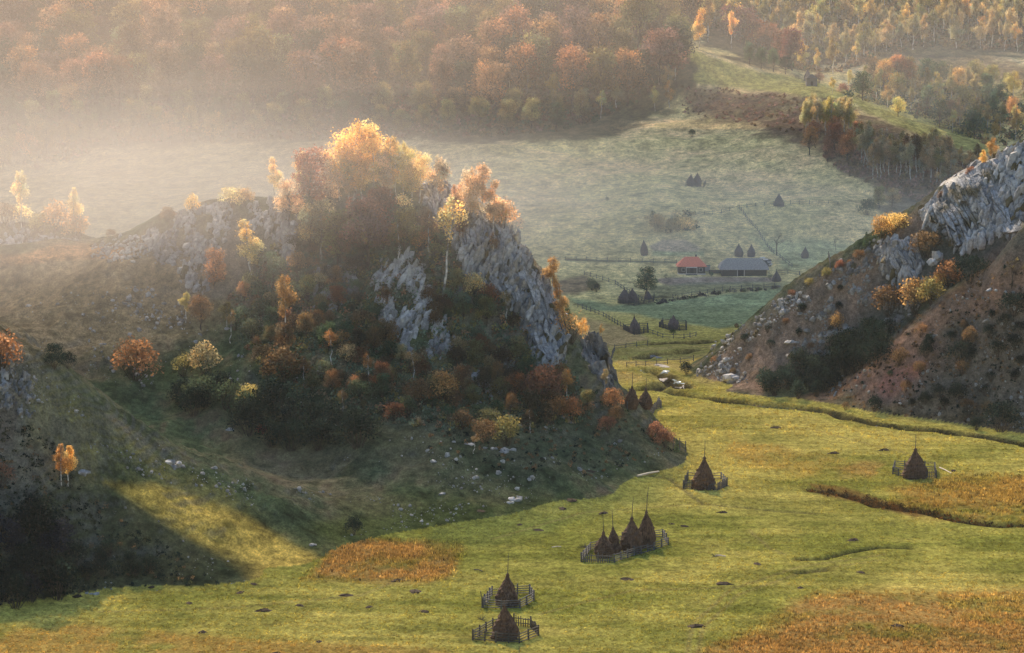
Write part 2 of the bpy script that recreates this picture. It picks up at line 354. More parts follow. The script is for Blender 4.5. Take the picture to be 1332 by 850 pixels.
def mesh_np(name, v, f, attr=None, smooth=True, mat=None):
    """v (n,3); f list of (m,k) index arrays or one array"""
    me = bpy.data.meshes.new(name)
    fs = f if isinstance(f, list) else [f]
    me.vertices.add(len(v)); me.vertices.foreach_set('co', np.ascontiguousarray(v, np.float32).ravel())
    loops = np.concatenate([a.ravel() for a in fs]).astype(np.int32)
    cnt = np.concatenate([np.full(len(a), a.shape[1]) for a in fs]).astype(np.int32)
    st = np.concatenate([[0], np.cumsum(cnt)[:-1]]).astype(np.int32)
    me.loops.add(len(loops)); me.loops.foreach_set('vertex_index', loops)
    me.polygons.add(len(cnt)); me.polygons.foreach_set('loop_start', st)
    me.update(calc_edges=True)
    me.polygons.foreach_set('use_smooth', np.full(len(cnt), smooth))
    if attr is not None:
        c = np.ones((len(v), 4), np.float32); c[:, :3] = attr
        a = me.attributes.new('cover', 'FLOAT_COLOR', 'POINT'); a.data.foreach_set('color', c.ravel())
    if mat: me.materials.append(mat)
    me.validate(); me.update()
    return me
def link(name, me, parent=None, loc=None, **props):
    o = bpy.data.objects.new(name, me); col.objects.link(o)
    if parent is not None: o.parent = parent
    if loc is not None: o.location = loc
    for k_, v_ in props.items(): o[k_] = v_
    return o
idx = np.arange(NT * NY).reshape(NY, NT)
quads = np.stack([idx[:-1, :-1], idx[:-1, 1:], idx[1:, 1:], idx[1:, :-1]], -1).reshape(-1, 4)
qid = ID[:-1, :-1].copy(); qid[(qid == 0) & (Y[:-1, :-1] > 960 )] = 4
qid = qid.ravel()
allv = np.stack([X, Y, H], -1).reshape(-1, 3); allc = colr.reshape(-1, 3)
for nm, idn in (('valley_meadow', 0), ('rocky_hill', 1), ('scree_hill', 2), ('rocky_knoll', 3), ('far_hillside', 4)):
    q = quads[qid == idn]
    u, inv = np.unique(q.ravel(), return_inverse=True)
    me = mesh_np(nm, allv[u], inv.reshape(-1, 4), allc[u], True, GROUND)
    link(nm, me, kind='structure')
# ---------------------------------------------------------------- small mesh tools
def tube(path, radii, n=5):
    path = np.array(path, float); v = []; f = []
    for i, p in enumerate(path):
        t = path[min(i + 1, len(path) - 1)] - path[max(i - 1, 0)]; t /= np.linalg.norm(t) + 1e-9
        a = np.cross(t, (0, 0, 1) if abs(t[2]) < .9 else (1, 0, 0)); a /= np.linalg.norm(a); b = np.cross(t, a)
        for j in range(n):
            an = 2 * math.pi * j / n; v.append(p + radii[i] * (math.cos(an) * a + math.sin(an) * b))
    for i in range(len(path) - 1):
        for j in range(n): f.append((i * n + j, i * n + (j + 1) % n, (i + 1) * n + (j + 1) % n, (i + 1) * n + j))
    return np.array(v), np.array(f)
class Acc:
    def __init__(s): s.v = []; s.f = {3: [], 4: []}; s.c = []; s.n = 0
    def add(s, v, f, c=None):
        f = np.asarray(f); s.f[f.shape[1]].append(f + s.n); s.v.append(v); s.n += len(v)
        s.c.append(np.broadcast_to(np.array(c if c is not None else (1, 1, 1), float), (len(v), 3)))
    def mesh(s, name, mat, smooth=False):
        fs = [np.concatenate(q) for q in s.f.values() if q]
        return mesh_np(name, np.concatenate(s.v), fs, np.concatenate(s.c), smooth, mat)
def leaves(cent, size, r, up=.2):
    """one small bent leaf spray (a quad) per centre"""
    n = len(cent)
    a = r.normal(size=(n, 3)); a /= np.linalg.norm(a, axis=1)[:, None]
    b = r.normal(size=(n, 3)); b -= (a * b).sum(1)[:, None] * a; b /= np.linalg.norm(b, axis=1)[:, None]
    s = size * r.uniform(.55, 1.35, n)[:, None]
    k = r.uniform(.45, .95, n)[:, None]
    v = np.stack([cent - a * s, cent + b * s * k, cent + a * s * .9, cent - b * s * k * .8], 1).reshape(-1, 3)
    return v, np.arange(4 * n).reshape(-1, 4)
def crown_from(blobs, nleaf, size, seed, shell=.55, tint=.22):
    r = np.random.default_rng(seed); A = Acc(); vol = np.array([b[1][0] * b[1][1] * b[1][2] for b in blobs]) ** .7; vol /= vol.sum()
    for (c, rad), w_ in zip(blobs, vol):
        n = max(10, int(nleaf * w_)); d = r.normal(size=(n, 3)); d /= np.linalg.norm(d, axis=1)[:, None]
        q = r.uniform(shell, 1.08, n)[:, None]
        lump = 1 + .18 * np.sin(d[:, :1] * 5 + seed) * np.sin(d[:, 1:2] * 6 + 1) + .1 * r.normal(size=(n, 1))
        p = np.array(c) + d * q * lump * np.array(rad)
        v, f = leaves(p, size, r)
        t = 1 + tint * r.normal(); hue = r.normal() * tint * .5
        cc = np.repeat(np.clip(np.stack([t * (1 + hue) * np.ones(n), t * np.ones(n), t * np.ones(n) * (1 - hue)], 1) * (1 + .25 * r.normal(size=(n, 1))), .25, 2.0), 4, 0)
        A.add(v, f, cc)
    return A
def bark_mat(name, base, dark, scale):
    m, n, N, L = node_mat(name)
    tc = N('ShaderNodeTexCoord'); no = N('ShaderNodeTexNoise'); no.inputs['Scale'].default_value = scale; no.inputs['Detail'].default_value = 4
    L(tc.outputs['Object'], no.inputs[0]); cr = N('ShaderNodeValToRGB'); L(no.outputs[0], cr.inputs[0])
    cr.color_ramp.elements[0].position = .38; cr.color_ramp.elements[0].color = (*dark, 1)
    cr.color_ramp.elements[1].position = .58; cr.color_ramp.elements[1].color = (*base, 1)
    b = N('ShaderNodeBsdfDiffuse'); L(cr.outputs[0], b.inputs[0]); o = N('ShaderNodeOutputMaterial'); L(b.outputs[0], o.inputs[0])
    return m
BIRCH_BARK = bark_mat('birch bark', (.62, .60, .55), (.16, .14, .12), 14)
BARK = bark_mat('brown bark', (.10, .075, .055), (.03, .024, .02), 10)
def leaf_mat(name, use_obj):
    m, n, N, L = node_mat(name)
    at = N('ShaderNodeAttribute'); at.attribute_name = 'cover'
    if use_obj:
        oi = N('ShaderNodeObjectInfo'); mx = N('ShaderNodeVectorMath'); mx.operation = 'MULTIPLY'
        L(oi.outputs['Color'], mx.inputs[0]); L(at.outputs['Color'], mx.inputs[1]); src = mx.outputs[0]
    else: src = at.outputs['Color']
    d = N('ShaderNodeBsdfDiffuse'); t = N('ShaderNodeBsdfTranslucent'); L(src, d.inputs[0]); L(src, t.inputs[0])
    mi = N('ShaderNodeMixShader'); mi.inputs[0].default_value = .55 if use_obj else .25; L(d.outputs[0], mi.inputs[1]); L(t.outputs[0], mi.inputs[2])
    o = N('ShaderNodeOutputMaterial'); L(mi.outputs[0], o.inputs[0]); return m
LEAF = leaf_mat('leaves', True); LEAFC = leaf_mat('leaves of mixed plants', False)

# ---------------------------------------------------------------- tree patterns (height 1)
def limb(A, p0, p1, r0, r1, r, n=4, k=4, sag=.06):
    p0 = np.array(p0, float); p1 = np.array(p1, float); L_ = np.linalg.norm(p1 - p0)
    pts = [p0 + (p1 - p0) * i / k + (r.normal(size=3) * sag * L_ * .4 if 0 < i < k else 0) + np.array((0, 0, -1)) * sag * L_ * math.sin(math.pi * i / k) for i in range(k + 1)]
    v, f = tube(pts, [r0 + (r1 - r0) * i / k for i in range(k + 1)], n); A.add(v, f); return pts
def make_birch(seed, lo=.32, wid=.15, n=1300, lean=0.0, dens=1.0):
    r = np.random.default_rng(seed); T_ = Acc(); top = np.array((lean + r.normal() * .03, r.normal() * .03, .97))
    tr = limb(T_, (0, 0, -.03), top, .014, .003, r, 6, 7, .03)
    bl = []
    for i in range(13):
        t = lo + (1 - lo) * (i + .5) / 13; t = min(.985, t + r.normal() * .02)
        base = np.array(tr[min(7, int(t * 7))]) * 1.0; base = top * t
        w_ = wid * (math.sin(math.pi * min(1, (t - lo) / (1 - lo) * .82 + .12)) ** .8) * r.uniform(.7, 1.25)
        an = r.uniform(0, 6.3); c = base + np.array((math.cos(an) * w_ * .6, math.sin(an) * w_ * .6, 0))
        limb(T_, base - (0, 0, .05), c, .004, .0015, r, 3, 3, .1)
        bl.append((c, (w_ * .75, w_ * .75, .055 + w_ * .35)))
    return T_.mesh('trunk', BIRCH_BARK, True), crown_from(bl, int(n * dens * 2.7), .0125, seed, .25).mesh('crown', LEAF)
def make_round(seed, lo=.22, wid=.36, n=2200, leaf=.018, lobes=22, bark=None, flat=.9):
    r = np.random.default_rng(seed); T_ = Acc(); tr = limb(T_, (0, 0, -.04), (r.normal() * .03, r.normal() * .03, .78), .024, .006, r, 6, 5, .04)
    bl = []
    for i in range(lobes):
        t = (i + .5) / lobes; z = lo + .08 + (0.9 - lo) * t
        rr = wid * math.sqrt(max(.02, 1 - ((z - (lo + .38 * (1 - lo))) / (.64 * (1 - lo))) ** 2))
        an = i * 2.4 + r.normal() * .4; q = rr * r.uniform(.35, .8)
        c = np.array((math.cos(an) * q, math.sin(an) * q, min(.9, z))); s = r.uniform(.10, .17) * (wid / .36) ** .5
        bl.append((c, (s, s, s * flat))); st = np.array(tr[2 + min(3, int(t * 3))])
        limb(T_, st * (1, 1, .85), c, .009, .002, r, 4, 3, .05)
    bl.append(((0, 0, lo + .4 * (1 - lo)), (wid * .5, wid * .5, .2)))
    return T_.mesh('trunk', bark or BARK, True), crown_from(bl, n, leaf, seed, .45).mesh('crown', LEAF)
def make_bush(seed, wid=.55, n=1000, leaf=.034, bare=.5):
    r = np.random.default_rng(seed); T_ = Acc(); bl = []
    for i in range(15):
        an = i * 2.4; t = math.sqrt((i + .5) / 15); q = wid * t * .72; z = .22 + .56 * math.sqrt(max(0, 1 - t * t)) * r.uniform(.75, 1.15)
        c = np.array((math.cos(an) * q, math.sin(an) * q, z)); s = r.uniform(.15, .26)
        bl.append((c, (s, s, s * 1.05)))
        e = c + np.array((math.cos(an) * .05, math.sin(an) * .05, s * r.uniform(.6, 1.1)))
        limb(T_, (c[0] * .15, c[1] * .15, -.06), e, .012, .003, r, 3, 4, .03)
    return T_.mesh('stem', BARK, True), crown_from(bl, n, leaf, seed, bare).mesh('foliage', LEAF)
def make_bare(seed, leafn=120):
    r = np.random.default_rng(seed); T_ = Acc(); tips = []
    def grow(p, d, L_, rad, k):
        e = p + d * L_; limb(T_, p, e, rad, rad * .6, r, 4 if k > 1 else 3, 3, .04)
        if k == 0: tips.append(e); return
        for i in range(3 if k > 1 else 4):
            dd_ = d + r.normal(size=3) * .55; dd_[2] = abs(dd_[2]) * .8 + .15; dd_ /= np.linalg.norm(dd_)
            grow(p + d * L_ * r.uniform(.55, 1), dd_, L_ * r.uniform(.6, .8), rad * .55, k - 1)
    grow(np.array((0, 0, -.03)), np.array((.03, 0, 1.0)), .33, .022, 4)
    tp = np.array(tips)[r.integers(0, len(tips), leafn)] + r.normal(size=(leafn, 3)) * .02
    A = Acc(); v, f = leaves(tp, .014, r); A.add(v, f)
    return T_.mesh('trunk', BARK, True), A.mesh('crown', LEAF)
def make_conifer(seed):
    r = np.random.default_rng(seed); T_ = Acc(); limb(T_, (0, 0, -.03), (0, 0, .98), .02, .003, r, 6, 5, .01); bl = []
    for i in range(12):
        z = .12 + .84 * i / 12; q = .24 * (1 - z) + .02
        for j in range(5):
            an = j * 1.257 + i * .7; bl.append(((math.cos(an) * q * .6, math.sin(an) * q * .6, z), (q * .55, q * .55, .035)))
    return T_.mesh('trunk', BARK, True), crown_from(bl, 1400, .02, seed, .2).mesh('crown', LEAF)
KIND = {
 'birch': [make_birch(s, l, w_, n) for s, l, w_, n in ((1, .34, .15, 1500), (2, .42, .13, 1200), (3, .28, .17, 1700), (4, .5, .15, 1100), (5, .38, .19, 1500))],
 'wide_birch': [make_birch(s, .3, .25, 2600) for s in (12, 13)],
 'thin_birch': [make_birch(s, .62, .11, 420, .08) for s in (14, 15)],
 'beech': [make_round(s, l, w_, 3600) for s, l, w_ in ((21, .2, .34), (22, .28, .38), (23, .15, .30), (24, .2, .42), (25, .34, .34))],
 'bush': [make_bush(s, w_, n, lf, b) for s, w_, n, lf, b in ((31, .52, 1300, .034, .5), (32, .62, 1500, .034, .5), (33, .45, 1000, .036, .4), (34, .7, 1400, .032, .5), (35, .55, 700, .03, .3))],
 'bare': [make_bare(s) for s in (41, 42)],
 'conifer': [make_conifer(51)],
}
NAMES = {'birch': 'birch_tree', 'wide_birch': 'birch_tree', 'thin_birch': 'birch_tree', 'beech': 'broadleaf_tree', 'bush': 'bush', 'bare': 'bare_tree', 'conifer': 'conifer_tree'}
CATS = {'birch': 'birch', 'wide_birch': 'birch', 'thin_birch': 'birch', 'beech': 'tree', 'bush': 'bush', 'bare': 'tree', 'conifer': 'conifer'}
GOLD = (.72, .48, .16); AMBER = (.44, .27, .11); ORANGE = (.34, .175, .085); RUST = (.22, .11, .07); OLIVE = (.23, .20, .075)
PINK = (.68, .46, .27); PALE = (.72, .55, .24); GREEN_ = (.06, .09, .05); DARK = (.012, .022, .018); BROWN = (.17, .11, .058); PLUM = (.27, .16, .125); LIME = (.50, .42, .15); GREYO = (.36, .29, .15)
def plant(kind, px, py, hp, c, label, group=None, wid=1.0, lean=0.0, var=None, at=None, jit=.12, dmin=336):
    p = at if at is not None else hit(px, py, dmin)
    if p is None: return None
    h_ = hp * p.y / FPX
    tm, cm = KIND[kind][random.randrange(len(KIND[kind])) if var is None else var]
    root = bpy.data.objects.new(NAMES[kind], None); col.objects.link(root); root.empty_display_size = .5
    root.location = (p.x, p.y, p.z - .05); root.scale = (h_ * wid * random.uniform(.82, 1.22), h_ * wid * random.uniform(.82, 1.22), h_)
    root.rotation_euler = (random.uniform(-.04, .04), lean + random.uniform(-.04, .04), random.uniform(0, 6.28) if not lean else 0)
    root['label'] = label; root['category'] = CATS[kind]
    if group: root['group'] = group
    link(tm.name.split('.')[0], tm, root); cr = link(cm.name.split('.')[0], cm, root)
    k = random.uniform(1 - jit, 1 + jit); cr.color = (c[0] * k * random.uniform(1 - jit, 1 + jit), c[1] * k, c[2] * k, 1)
    return root
def inside(px, py, poly): return float(poly_sd(np.array([px * 1.0]), np.array([py * 1.0]), poly)[0])
def scatter_px(poly, n, mind, avoid=(), yw=2.0, tries=40):
    """points of the picture's ground, spaced by mind (vertical gaps count yw times)"""
    p = np.array(poly); out = []
    for _ in range(n * tries):
        if len(out) >= n: break
        x = random.uniform(p[:, 0].min(), p[:, 0].max()); y = random.uniform(p[:, 1].min(), p[:, 1].max())
        if inside(x, y, poly) < 0 or any(inside(x, y, a) > -3 or inside(x, y - 13, a) > -1 for a in avoid): continue
        if any((x - a) ** 2 + ((y - b) * yw) ** 2 < mind * mind for a, b in out): continue
        out.append((x, y))
    return sorted(out, key=lambda q: q[1])
def pick(pal):
    return random.choices([q[0] for q in pal], [q[1] for q in pal])[0]
# ---------------------------------------------------------------- crags: fractured limestone
def voro(u, v, s):
    iu = np.floor(u); iv = np.floor(v); f1 = np.full(u.shape, 9.0); f2 = np.full(u.shape, 9.0); cid = np.zeros(u.shape); du = np.zeros(u.shape); dv = np.zeros(u.shape)
    for a in (-1, 0, 1):
        for b in (-1, 0, 1):
            cx = iu + a; cyy = iv + b; x = cx + .1 + .8 * _hash(cx, cyy, s); y = cyy + .1 + .8 * _hash(cx, cyy, s + 1)
            d = np.hypot(u - x, v - y); new = d < f1
            f2 = np.where(new, f1, np.minimum(f2, d)); cid = np.where(new, _hash(cx, cyy, s + 2), cid)
            du = np.where(new, u - x, du); dv = np.where(new, v - y, dv); f1 = np.where(new, d, f1)
    return f1, f2, cid, du, dv
def rock_relief(u, v, size, s, shear=.35, el=3.0):
    w0 = fbm(u, v, size * 3, 3, s + 9, .5) * size * .35; w1 = fbm(u, v, size * 3, 3, s + 19, .5) * size * .4
    cw = np.clip(.6 + 1.6 * fbm(u, v, size * 4, 2, s + 29), .12, 1.3)
    uu = (u + w0 + v * shear) / (size * .8); vv = (v + w1) / (size * el)
    f1, f2, c, du, dv = voro(uu, vv, s); e = f2 - f1
    t1 = _hash(np.floor(c * 9999), np.zeros_like(c), s + 5) - .5; t2 = _hash(np.floor(c * 9999), np.ones_like(c), s + 6) - .5
    d = (c - .5) * 1.5 + (du * t1 + dv * t2) * 1.8 - .9 * (1 - sm(0, .20, e)) * cw; crack = (1 - sm(0, .15, e)) * np.clip(cw, 0, 1)
    g1, g2, c2, du2, dv2 = voro(uu * 2.3 + 5 + w1 / size * .3, vv * 2.9, s + 11); e2 = g2 - g1
    d = d + .45 * (c2 - .5) + .3 * (du2 + dv2) * (c2 - .3) - .35 * (1 - sm(0, .14, e2)); crack = np.maximum(crack, .7 * (1 - sm(0, .12, e2)))
    return d * size * .42, crack, c
def vhit(px, py, d0, d1):
    Ds = np.arange(d0, d1, .5); a, b = ray(px, py); out = np.zeros(px.shape)
    sh = px.shape; a = a.ravel(); b = b.ravel(); out = out.ravel()
    for k0 in range(0, len(a), 4000):
        aa = a[k0:k0 + 4000, None]; bb = b[k0:k0 + 4000, None]
        g = hgt(aa * Ds, np.broadcast_to(Ds, (len(aa), len(Ds)))) - (HC + bb * Ds)
        i = np.argmax(g >= 0, 1); miss = ~(g >= 0).any(1); i = np.where(miss, np.argmax(g, 1), i)
        i1 = np.maximum(i, 1); r_ = np.arange(len(i)); g0 = g[r_, i1 - 1]; g1 = g[r_, i1]
        t = np.where(miss, 0, np.clip(g0 / (g0 - g1 - 1e-9), 0, 1)); out[k0:k0 + 4000] = Ds[i1 - 1] + t * .5
    return out.reshape(sh)
def rock_mat():
    m, n, N, L = node_mat('limestone')
    at = N('ShaderNodeAttribute'); at.attribute_name = 'cover'; geo = N('ShaderNodeNewGeometry')
    a = N('ShaderNodeTexNoise'); a.inputs['Scale'].default_value = 1.1; a.inputs['Detail'].default_value = 6; a.inputs['Roughness'].default_value = .75
    L(geo.outputs['Position'], a.inputs[0])
    r = N('ShaderNodeMapRange'); L(a.outputs[0], r.inputs[0])
    for i, v in zip((1, 2, 3, 4), (.32, .68, .5, 1.4)): r.inputs[i].default_value = v
    vm = N('ShaderNodeVectorMath'); vm.operation = 'SCALE'; L(at.outputs['Color'], vm.inputs[0]); L(r.outputs[0], vm.inputs['Scale'])
    bu = N('ShaderNodeBump'); bu.inputs['Distance'].default_value = .3; L(a.outputs[0], bu.inputs['Height'])
    b = N('ShaderNodeBsdfDiffuse'); L(vm.outputs[0], b.inputs[0]); L(bu.outputs[0], b.inputs['Normal'])
    o = N('ShaderNodeOutputMaterial'); L(b.outputs[0], o.inputs[0]); return m
LIME_ROCK = rock_mat()
def crag(poly, label, d0, d1, size=2.2, seed=1, step=.8, bulge=2.0, brk=0.0, thick=5.0, shear=.35, moss=.35, group=None, tone=1.0, top=(0, 0)):
    p = np.array(poly, float); pad = 3
    xs = np.arange(p[:, 0].min() - pad, p[:, 0].max() + pad, step); ys = np.arange(p[:, 1].min() - pad, p[:, 1].max() + pad, step)
    PX_, PY_ = np.meshgrid(xs, ys); D0 = vhit(PX_, PY_, d0, d1)
    # calm the depth so the wall has no spikes
    for _ in range(6):
        q = np.pad(D0, 1, mode='edge'); D0 = (q[1:-1, 1:-1] * 2 + q[:-2, 1:-1] + q[2:, 1:-1] + q[1:-1, :-2] + q[1:-1, 2:]) / 6
    a, b = ray(PX_, PY_); x = a * D0; z = HC + b * D0
    s = poly_sd(PX_ + fbm(x, z, 7, 3, seed + 40) * 12, PY_ + fbm(x, z, 7, 3, seed + 44) * 12, poly)
    rel, crack, cid = rock_relief(x + seed * 31, z, size, seed * 7, shear)
    soft = sm(-1.5, 5, s); m_in = s > -1.2
    if brk: 
        bn = fbm(x, z, 6, 3, seed + 70) + .25 * fbm(x, z, 2, 2, seed + 75); keep = sm(brk * .35 - .35, brk * .35 - .2, bn); soft = soft * keep; m_in &= keep > .12
    push = soft * bulge + rel * (.35 + .65 * soft) - (1 - soft) * 2.0 + fbm(x, z, 9, 3, seed + 50) * 2.5 * soft
    yF = D0 - push; zF = z + push * .12
    front = np.stack([x * yF / D0, yF, zF], -1)
    back = np.stack([x * 1.0, D0 + .5 + thick * soft, z - .5 - (1 - soft) * 1.0], -1)
    ny, nx = D0.shape; n = ny * nx; id_ = np.arange(n).reshape(ny, nx)
    qm = m_in[:-1, :-1] & m_in[1:, :-1] & m_in[:-1, 1:] & m_in[1:, 1:]
    fq = np.stack([id_[:-1, :-1], id_[1:, :-1], id_[1:, 1:], id_[:-1, 1:]], -1)[qm]
    if len(fq) < 8: return None
    bq = fq[:, ::-1] + n
    e = np.concatenate([fq[:, [i, (i + 1) % 4]] for i in range(4)]); key = np.sort(e, 1); kk = key[:, 0] * n + key[:, 1]
    u_, ix, ct = np.unique(kk, return_index=True, return_counts=True); ed = e[ix[ct == 1]]
    rim = np.stack([ed[:, 1], ed[:, 0], ed[:, 0] + n, ed[:, 1] + n], -1)
    base = mix(np.broadcast_to(C(.20, .21, .225) * tone, x.shape + (3,)), C(.37, .37, .37) * tone, np.clip(cid * 1.1 - .2 + .5 * fbm(x, z, 4, 2, seed + 60), 0, 1))
    base = mix(base, C(.085, .085, .085), np.clip(crack * .8, 0, 1))
    base = mix(base, C(.10, .082, .04), np.clip(fbm(x, z, 5, 4, seed + 66) * 3.2 + moss - .45, 0, 1) * .85)
    base = mix(base, C(.16, .11, .05), sm(3, -1, s) * .5)
    v = np.concatenate([front.reshape(-1, 3), back.reshape(-1, 3)]); c = np.concatenate([base.reshape(-1, 3)] * 2)
    fa = np.concatenate([fq, bq, rim]); u, inv = np.unique(fa.ravel(), return_inverse=True)
    o0 = v[u].mean(0)
    me = mesh_np('crag', v[u] - o0, inv.reshape(-1, 4), c[u], False, LIME_ROCK)
    o = link('crag', me, None, tuple(o0), label=label, category='crag')
    if group: o['group'] = group
    return o
CR_MAIN = [(598,262),(628,272),(657,290),(682,322),(707,362),(724,398),(739,438),(735,470),(712,478),(690,450),(672,410),(655,385),(625,372),(603,345),(590,300)]
CR_MID = [(505,318),(528,316),(545,350),(562,390),(580,420),(588,455),(565,464),(540,472),(518,440),(492,410),(482,385),(495,350)]
CR_TOP = [(546,237),(575,233),(602,254),(614,282),(600,332),(575,300),(555,270)]
CR_PIN = [(760,442),(770,433),(781,440),(793,462),(800,488),(799,506),(786,502),(771,482),(757,462)]
CR_LC = [(190,305),(235,276),(290,264),(348,257),(352,290),(312,300),(292,320),(255,330),(225,345),(196,335)]
CR_LW = [(240,330),(283,316),(292,340),(266,384),(246,372),(234,350)]
CR_LR = [(350,262),(376,256),(388,300),(380,345),(356,342),(345,300)]
def stone_mesh(r, c, s, el=1.0, tilt=0.0, flat=0.0):
    g = (1 + 5 ** .5) / 2
    v = np.array([(-1,g,0),(1,g,0),(-1,-g,0),(1,-g,0),(0,-1,g),(0,1,g),(0,-1,-g),(0,1,-g),(g,0,-1),(g,0,1),(-g,0,-1),(-g,0,1)], float) / 1.9
    f = np.array([(0,11,5),(0,5,1),(0,1,7),(0,7,10),(0,10,11),(1,5,9),(5,11,4),(11,10,2),(10,7,6),(7,1,8),(3,9,4),(3,4,2),(3,2,6),(3,6,8),(3,8,9),(4,9,5),(2,4,11),(6,2,10),(8,6,7),(9,8,1)])
    if flat: v = np.sign(v) * np.abs(v) ** (1 - flat)
    v = v * r.uniform(.65, 1.25, (12, 1)) * r.uniform(.65, 1.25, 3) * (1, 1, el); q = Matrix.Rotation(tilt + r.normal() * .12, 3, 'Y') @ Matrix.Rotation(r.normal() * .25, 3, 'X') @ Matrix.Rotation(r.uniform(0, 6.3), 3, 'Z')
    return v @ np.array(q).T * s + c, f
def blocks(poly, label, d0, d1, n, smin, smax, seed, el=2.0, tilt=.25, clump=0.0, tone=1.0, cw=9, wall=True, kind_='crag', patch=None, push=.25):
    """a crag built of angular fractured blocks set into the slope"""
    r = np.random.default_rng(seed); p = np.array(poly, float); A = Acc()
    px = r.uniform(p[:, 0].min(), p[:, 0].max(), n * 5); py = r.uniform(p[:, 1].min(), p[:, 1].max(), n * 5)
    ok = poly_sd(px + r.normal(size=n * 5) * 1.5, py + r.normal(size=n * 5) * 1.5, poly) > 0
    if clump: ok &= fbm(px, py, cw, 3, seed) > clump + r.normal(size=n * 5) * .06
    px, py = px[ok][:n], py[ok][:n]; D = vhit(px, py, d0, d1); a, b = ray(px, py); x = a * D; z = HC + b * D
    o0 = np.array((x.mean(), D.mean(), z.mean()))
    big = fbm(x, z * .5, 5, 2, seed + 3)
    st = fbm(x * 1.3, z * .25, 1.6, 2, seed + 8)
    for i in range(len(px)):
        s = smin * (smax / smin) ** (r.uniform() ** 2.2 * .8 + .2 * np.clip(big[i] + .5, 0, 1)); v, f = stone_mesh(r, np.array((x[i], D[i] - s * push, z[i])) - o0, s, el * r.uniform(.6, 1.25), tilt, .25)
        t = np.clip(r.uniform() * .7 + .35 + 1.1 * big[i] + .5 * st[i], 0, 1); c = C(.12, .122, .128) * (1 - t) + C(.36, .355, .345) * t
        if r.uniform() < .08: c = C(.10, .085, .05)
        A.add(v, f, c * tone)
    if patch is not None: A.add(patch[0] - o0, patch[1], patch[2])
    if kind_ == 'stuff': return link('rock_rubble', A.mesh('rock_rubble', LIME_ROCK), None, tuple(o0), label=label, kind='stuff')
    return link('crag', A.mesh('crag', LIME_ROCK), None, tuple(o0), label=label, category=kind_)
_crag = crag
def cliff(poly, label, d0, d1, size, seed, n, smin, smax, el=2.4, tilt=.22, tone=1.0, **q):
    o = _crag(poly, label, d0, d1, size * .6, seed, tone=tone, **q); me = o.data
    v = np.empty(len(me.vertices) * 3, np.float32); me.vertices.foreach_get('co', v); v = v.reshape(-1, 3) + np.array(o.location)
    f = np.empty(len(me.polygons) * 4, np.int32); me.loops.foreach_get('vertex_index', f); f = f.reshape(-1, 4)
    c = np.empty(len(v) * 4, np.float32); me.attributes['cover'].data.foreach_get('color', c); c = c.reshape(-1, 4)[:, :3] * 1.0
    bpy.data.objects.remove(o); bpy.data.meshes.remove(me)
    return blocks(poly, label, d0, d1, n, smin, smax, seed, el, tilt, 0, tone, patch=(v, f, c), push=q.get('bulge', 2) / ((smin + smax) / 2) * .6)
cliff(CR_MAIN, 'tall fissured grey cliff falling down the right shoulder of the rocky hill', 520, 575, 2.0, 3, 1100, .22, .8, el=3.6, tilt=.28, bulge=2.0, brk=0, moss=.1, thick=7)
blocks(CR_MID, 'broken pale cliff among bushes in the middle of the rocky hill', 515, 560, 700, .22, 1.1, 5, 2.8, .35, -.06, 1.1, 22)
cliff(CR_TOP, 'grey crag just under the leaning birches on the hilltop', 545, 575, 1.8, 7, 160, .3, 1.1, bulge=1.2, brk=0, moss=.3)
cliff(CR_PIN, 'dark blue grey rock pinnacle standing alone at the foot of the right shoulder', 520, 560, 1.7, 9, 170, .3, 1.0, el=2.6, tilt=-.2, tone=.62, bulge=1.2, brk=0, moss=-.3, thick=8, shear=-.25)
blocks(CR_LC, 'long pale crag along the crest above the bare grass slope', 555, 585, 850, .22, 1.0, 11, 1.7, .2, -.10, 1.0, 24)
blocks(CR_LW, 'small steep pale crag left of the orange topped tree', 535, 575, 230, .3, 1.1, 13, 2.2, .2, -.15, 1.0, 20)
blocks(CR_LR, 'narrow pale crag below the rust coloured hilltop tree', 535, 575, 230, .3, 1.0, 15, 2.3, .2, -.25, 1.0, 20)
CR_S = [([(652,468),(669,468),(668,498),(655,496)], 'small white crag standing in the bushes under the tall cliff', 40),
 ([(603,483),(628,488),(656,503),(642,520),(608,508)], 'low pale crag half hidden by dark bushes below the broken cliff', 60),
 ([(690,455),(718,452),(737,472),(722,484),(698,478)], 'stepped pale ledges at the bottom of the tall cliff', 90),
 ([(440,345),(462,350),(470,380),(452,392),(438,372)], 'small grey crag deep in the trees left of the broken cliff', 60),
 ([(120,318),(165,306),(200,310),(200,330),(150,342),(118,336)], 'low broken rocks where the bare slope meets the crest', 200),
 ([(400,350),(440,345),(445,400),(410,410)], 'few pale rocks showing between the trees of the wooded face', 60),
 ([(585,355),(600,360),(604,400),(592,398)], 'slim grey rock rib between the two large cliffs', 36)]
for i, (pl, lb, n_) in enumerate(CR_S): blocks(pl, lb, 490, 585, n_, .25, .9 if i != 4 else .7, 17 + i, 2.0 if i != 4 else 1.2, .2, 0.0 if i == 4 else -.4, kind_='stuff' if i in (3, 4, 5) else 'crag')
blocks([(-8,436),(14,446),(30,468),(36,492),(46,536),(30,545),(-8,525)], 'dark rock outcrop on the near spur at the left edge', 405, 455, 170, .2, .8, 31, 2.0, .3, -.1, .8)
blocks([(-10,290),(35,296),(55,310),(90,309),(118,313),(95,324),(30,330),(-10,334)], 'pale rocks under the golden bushes of the hazy knoll', 610, 660, 330, .3, 1.1, 33, 1.5, .1, -.05, kind_='stuff')
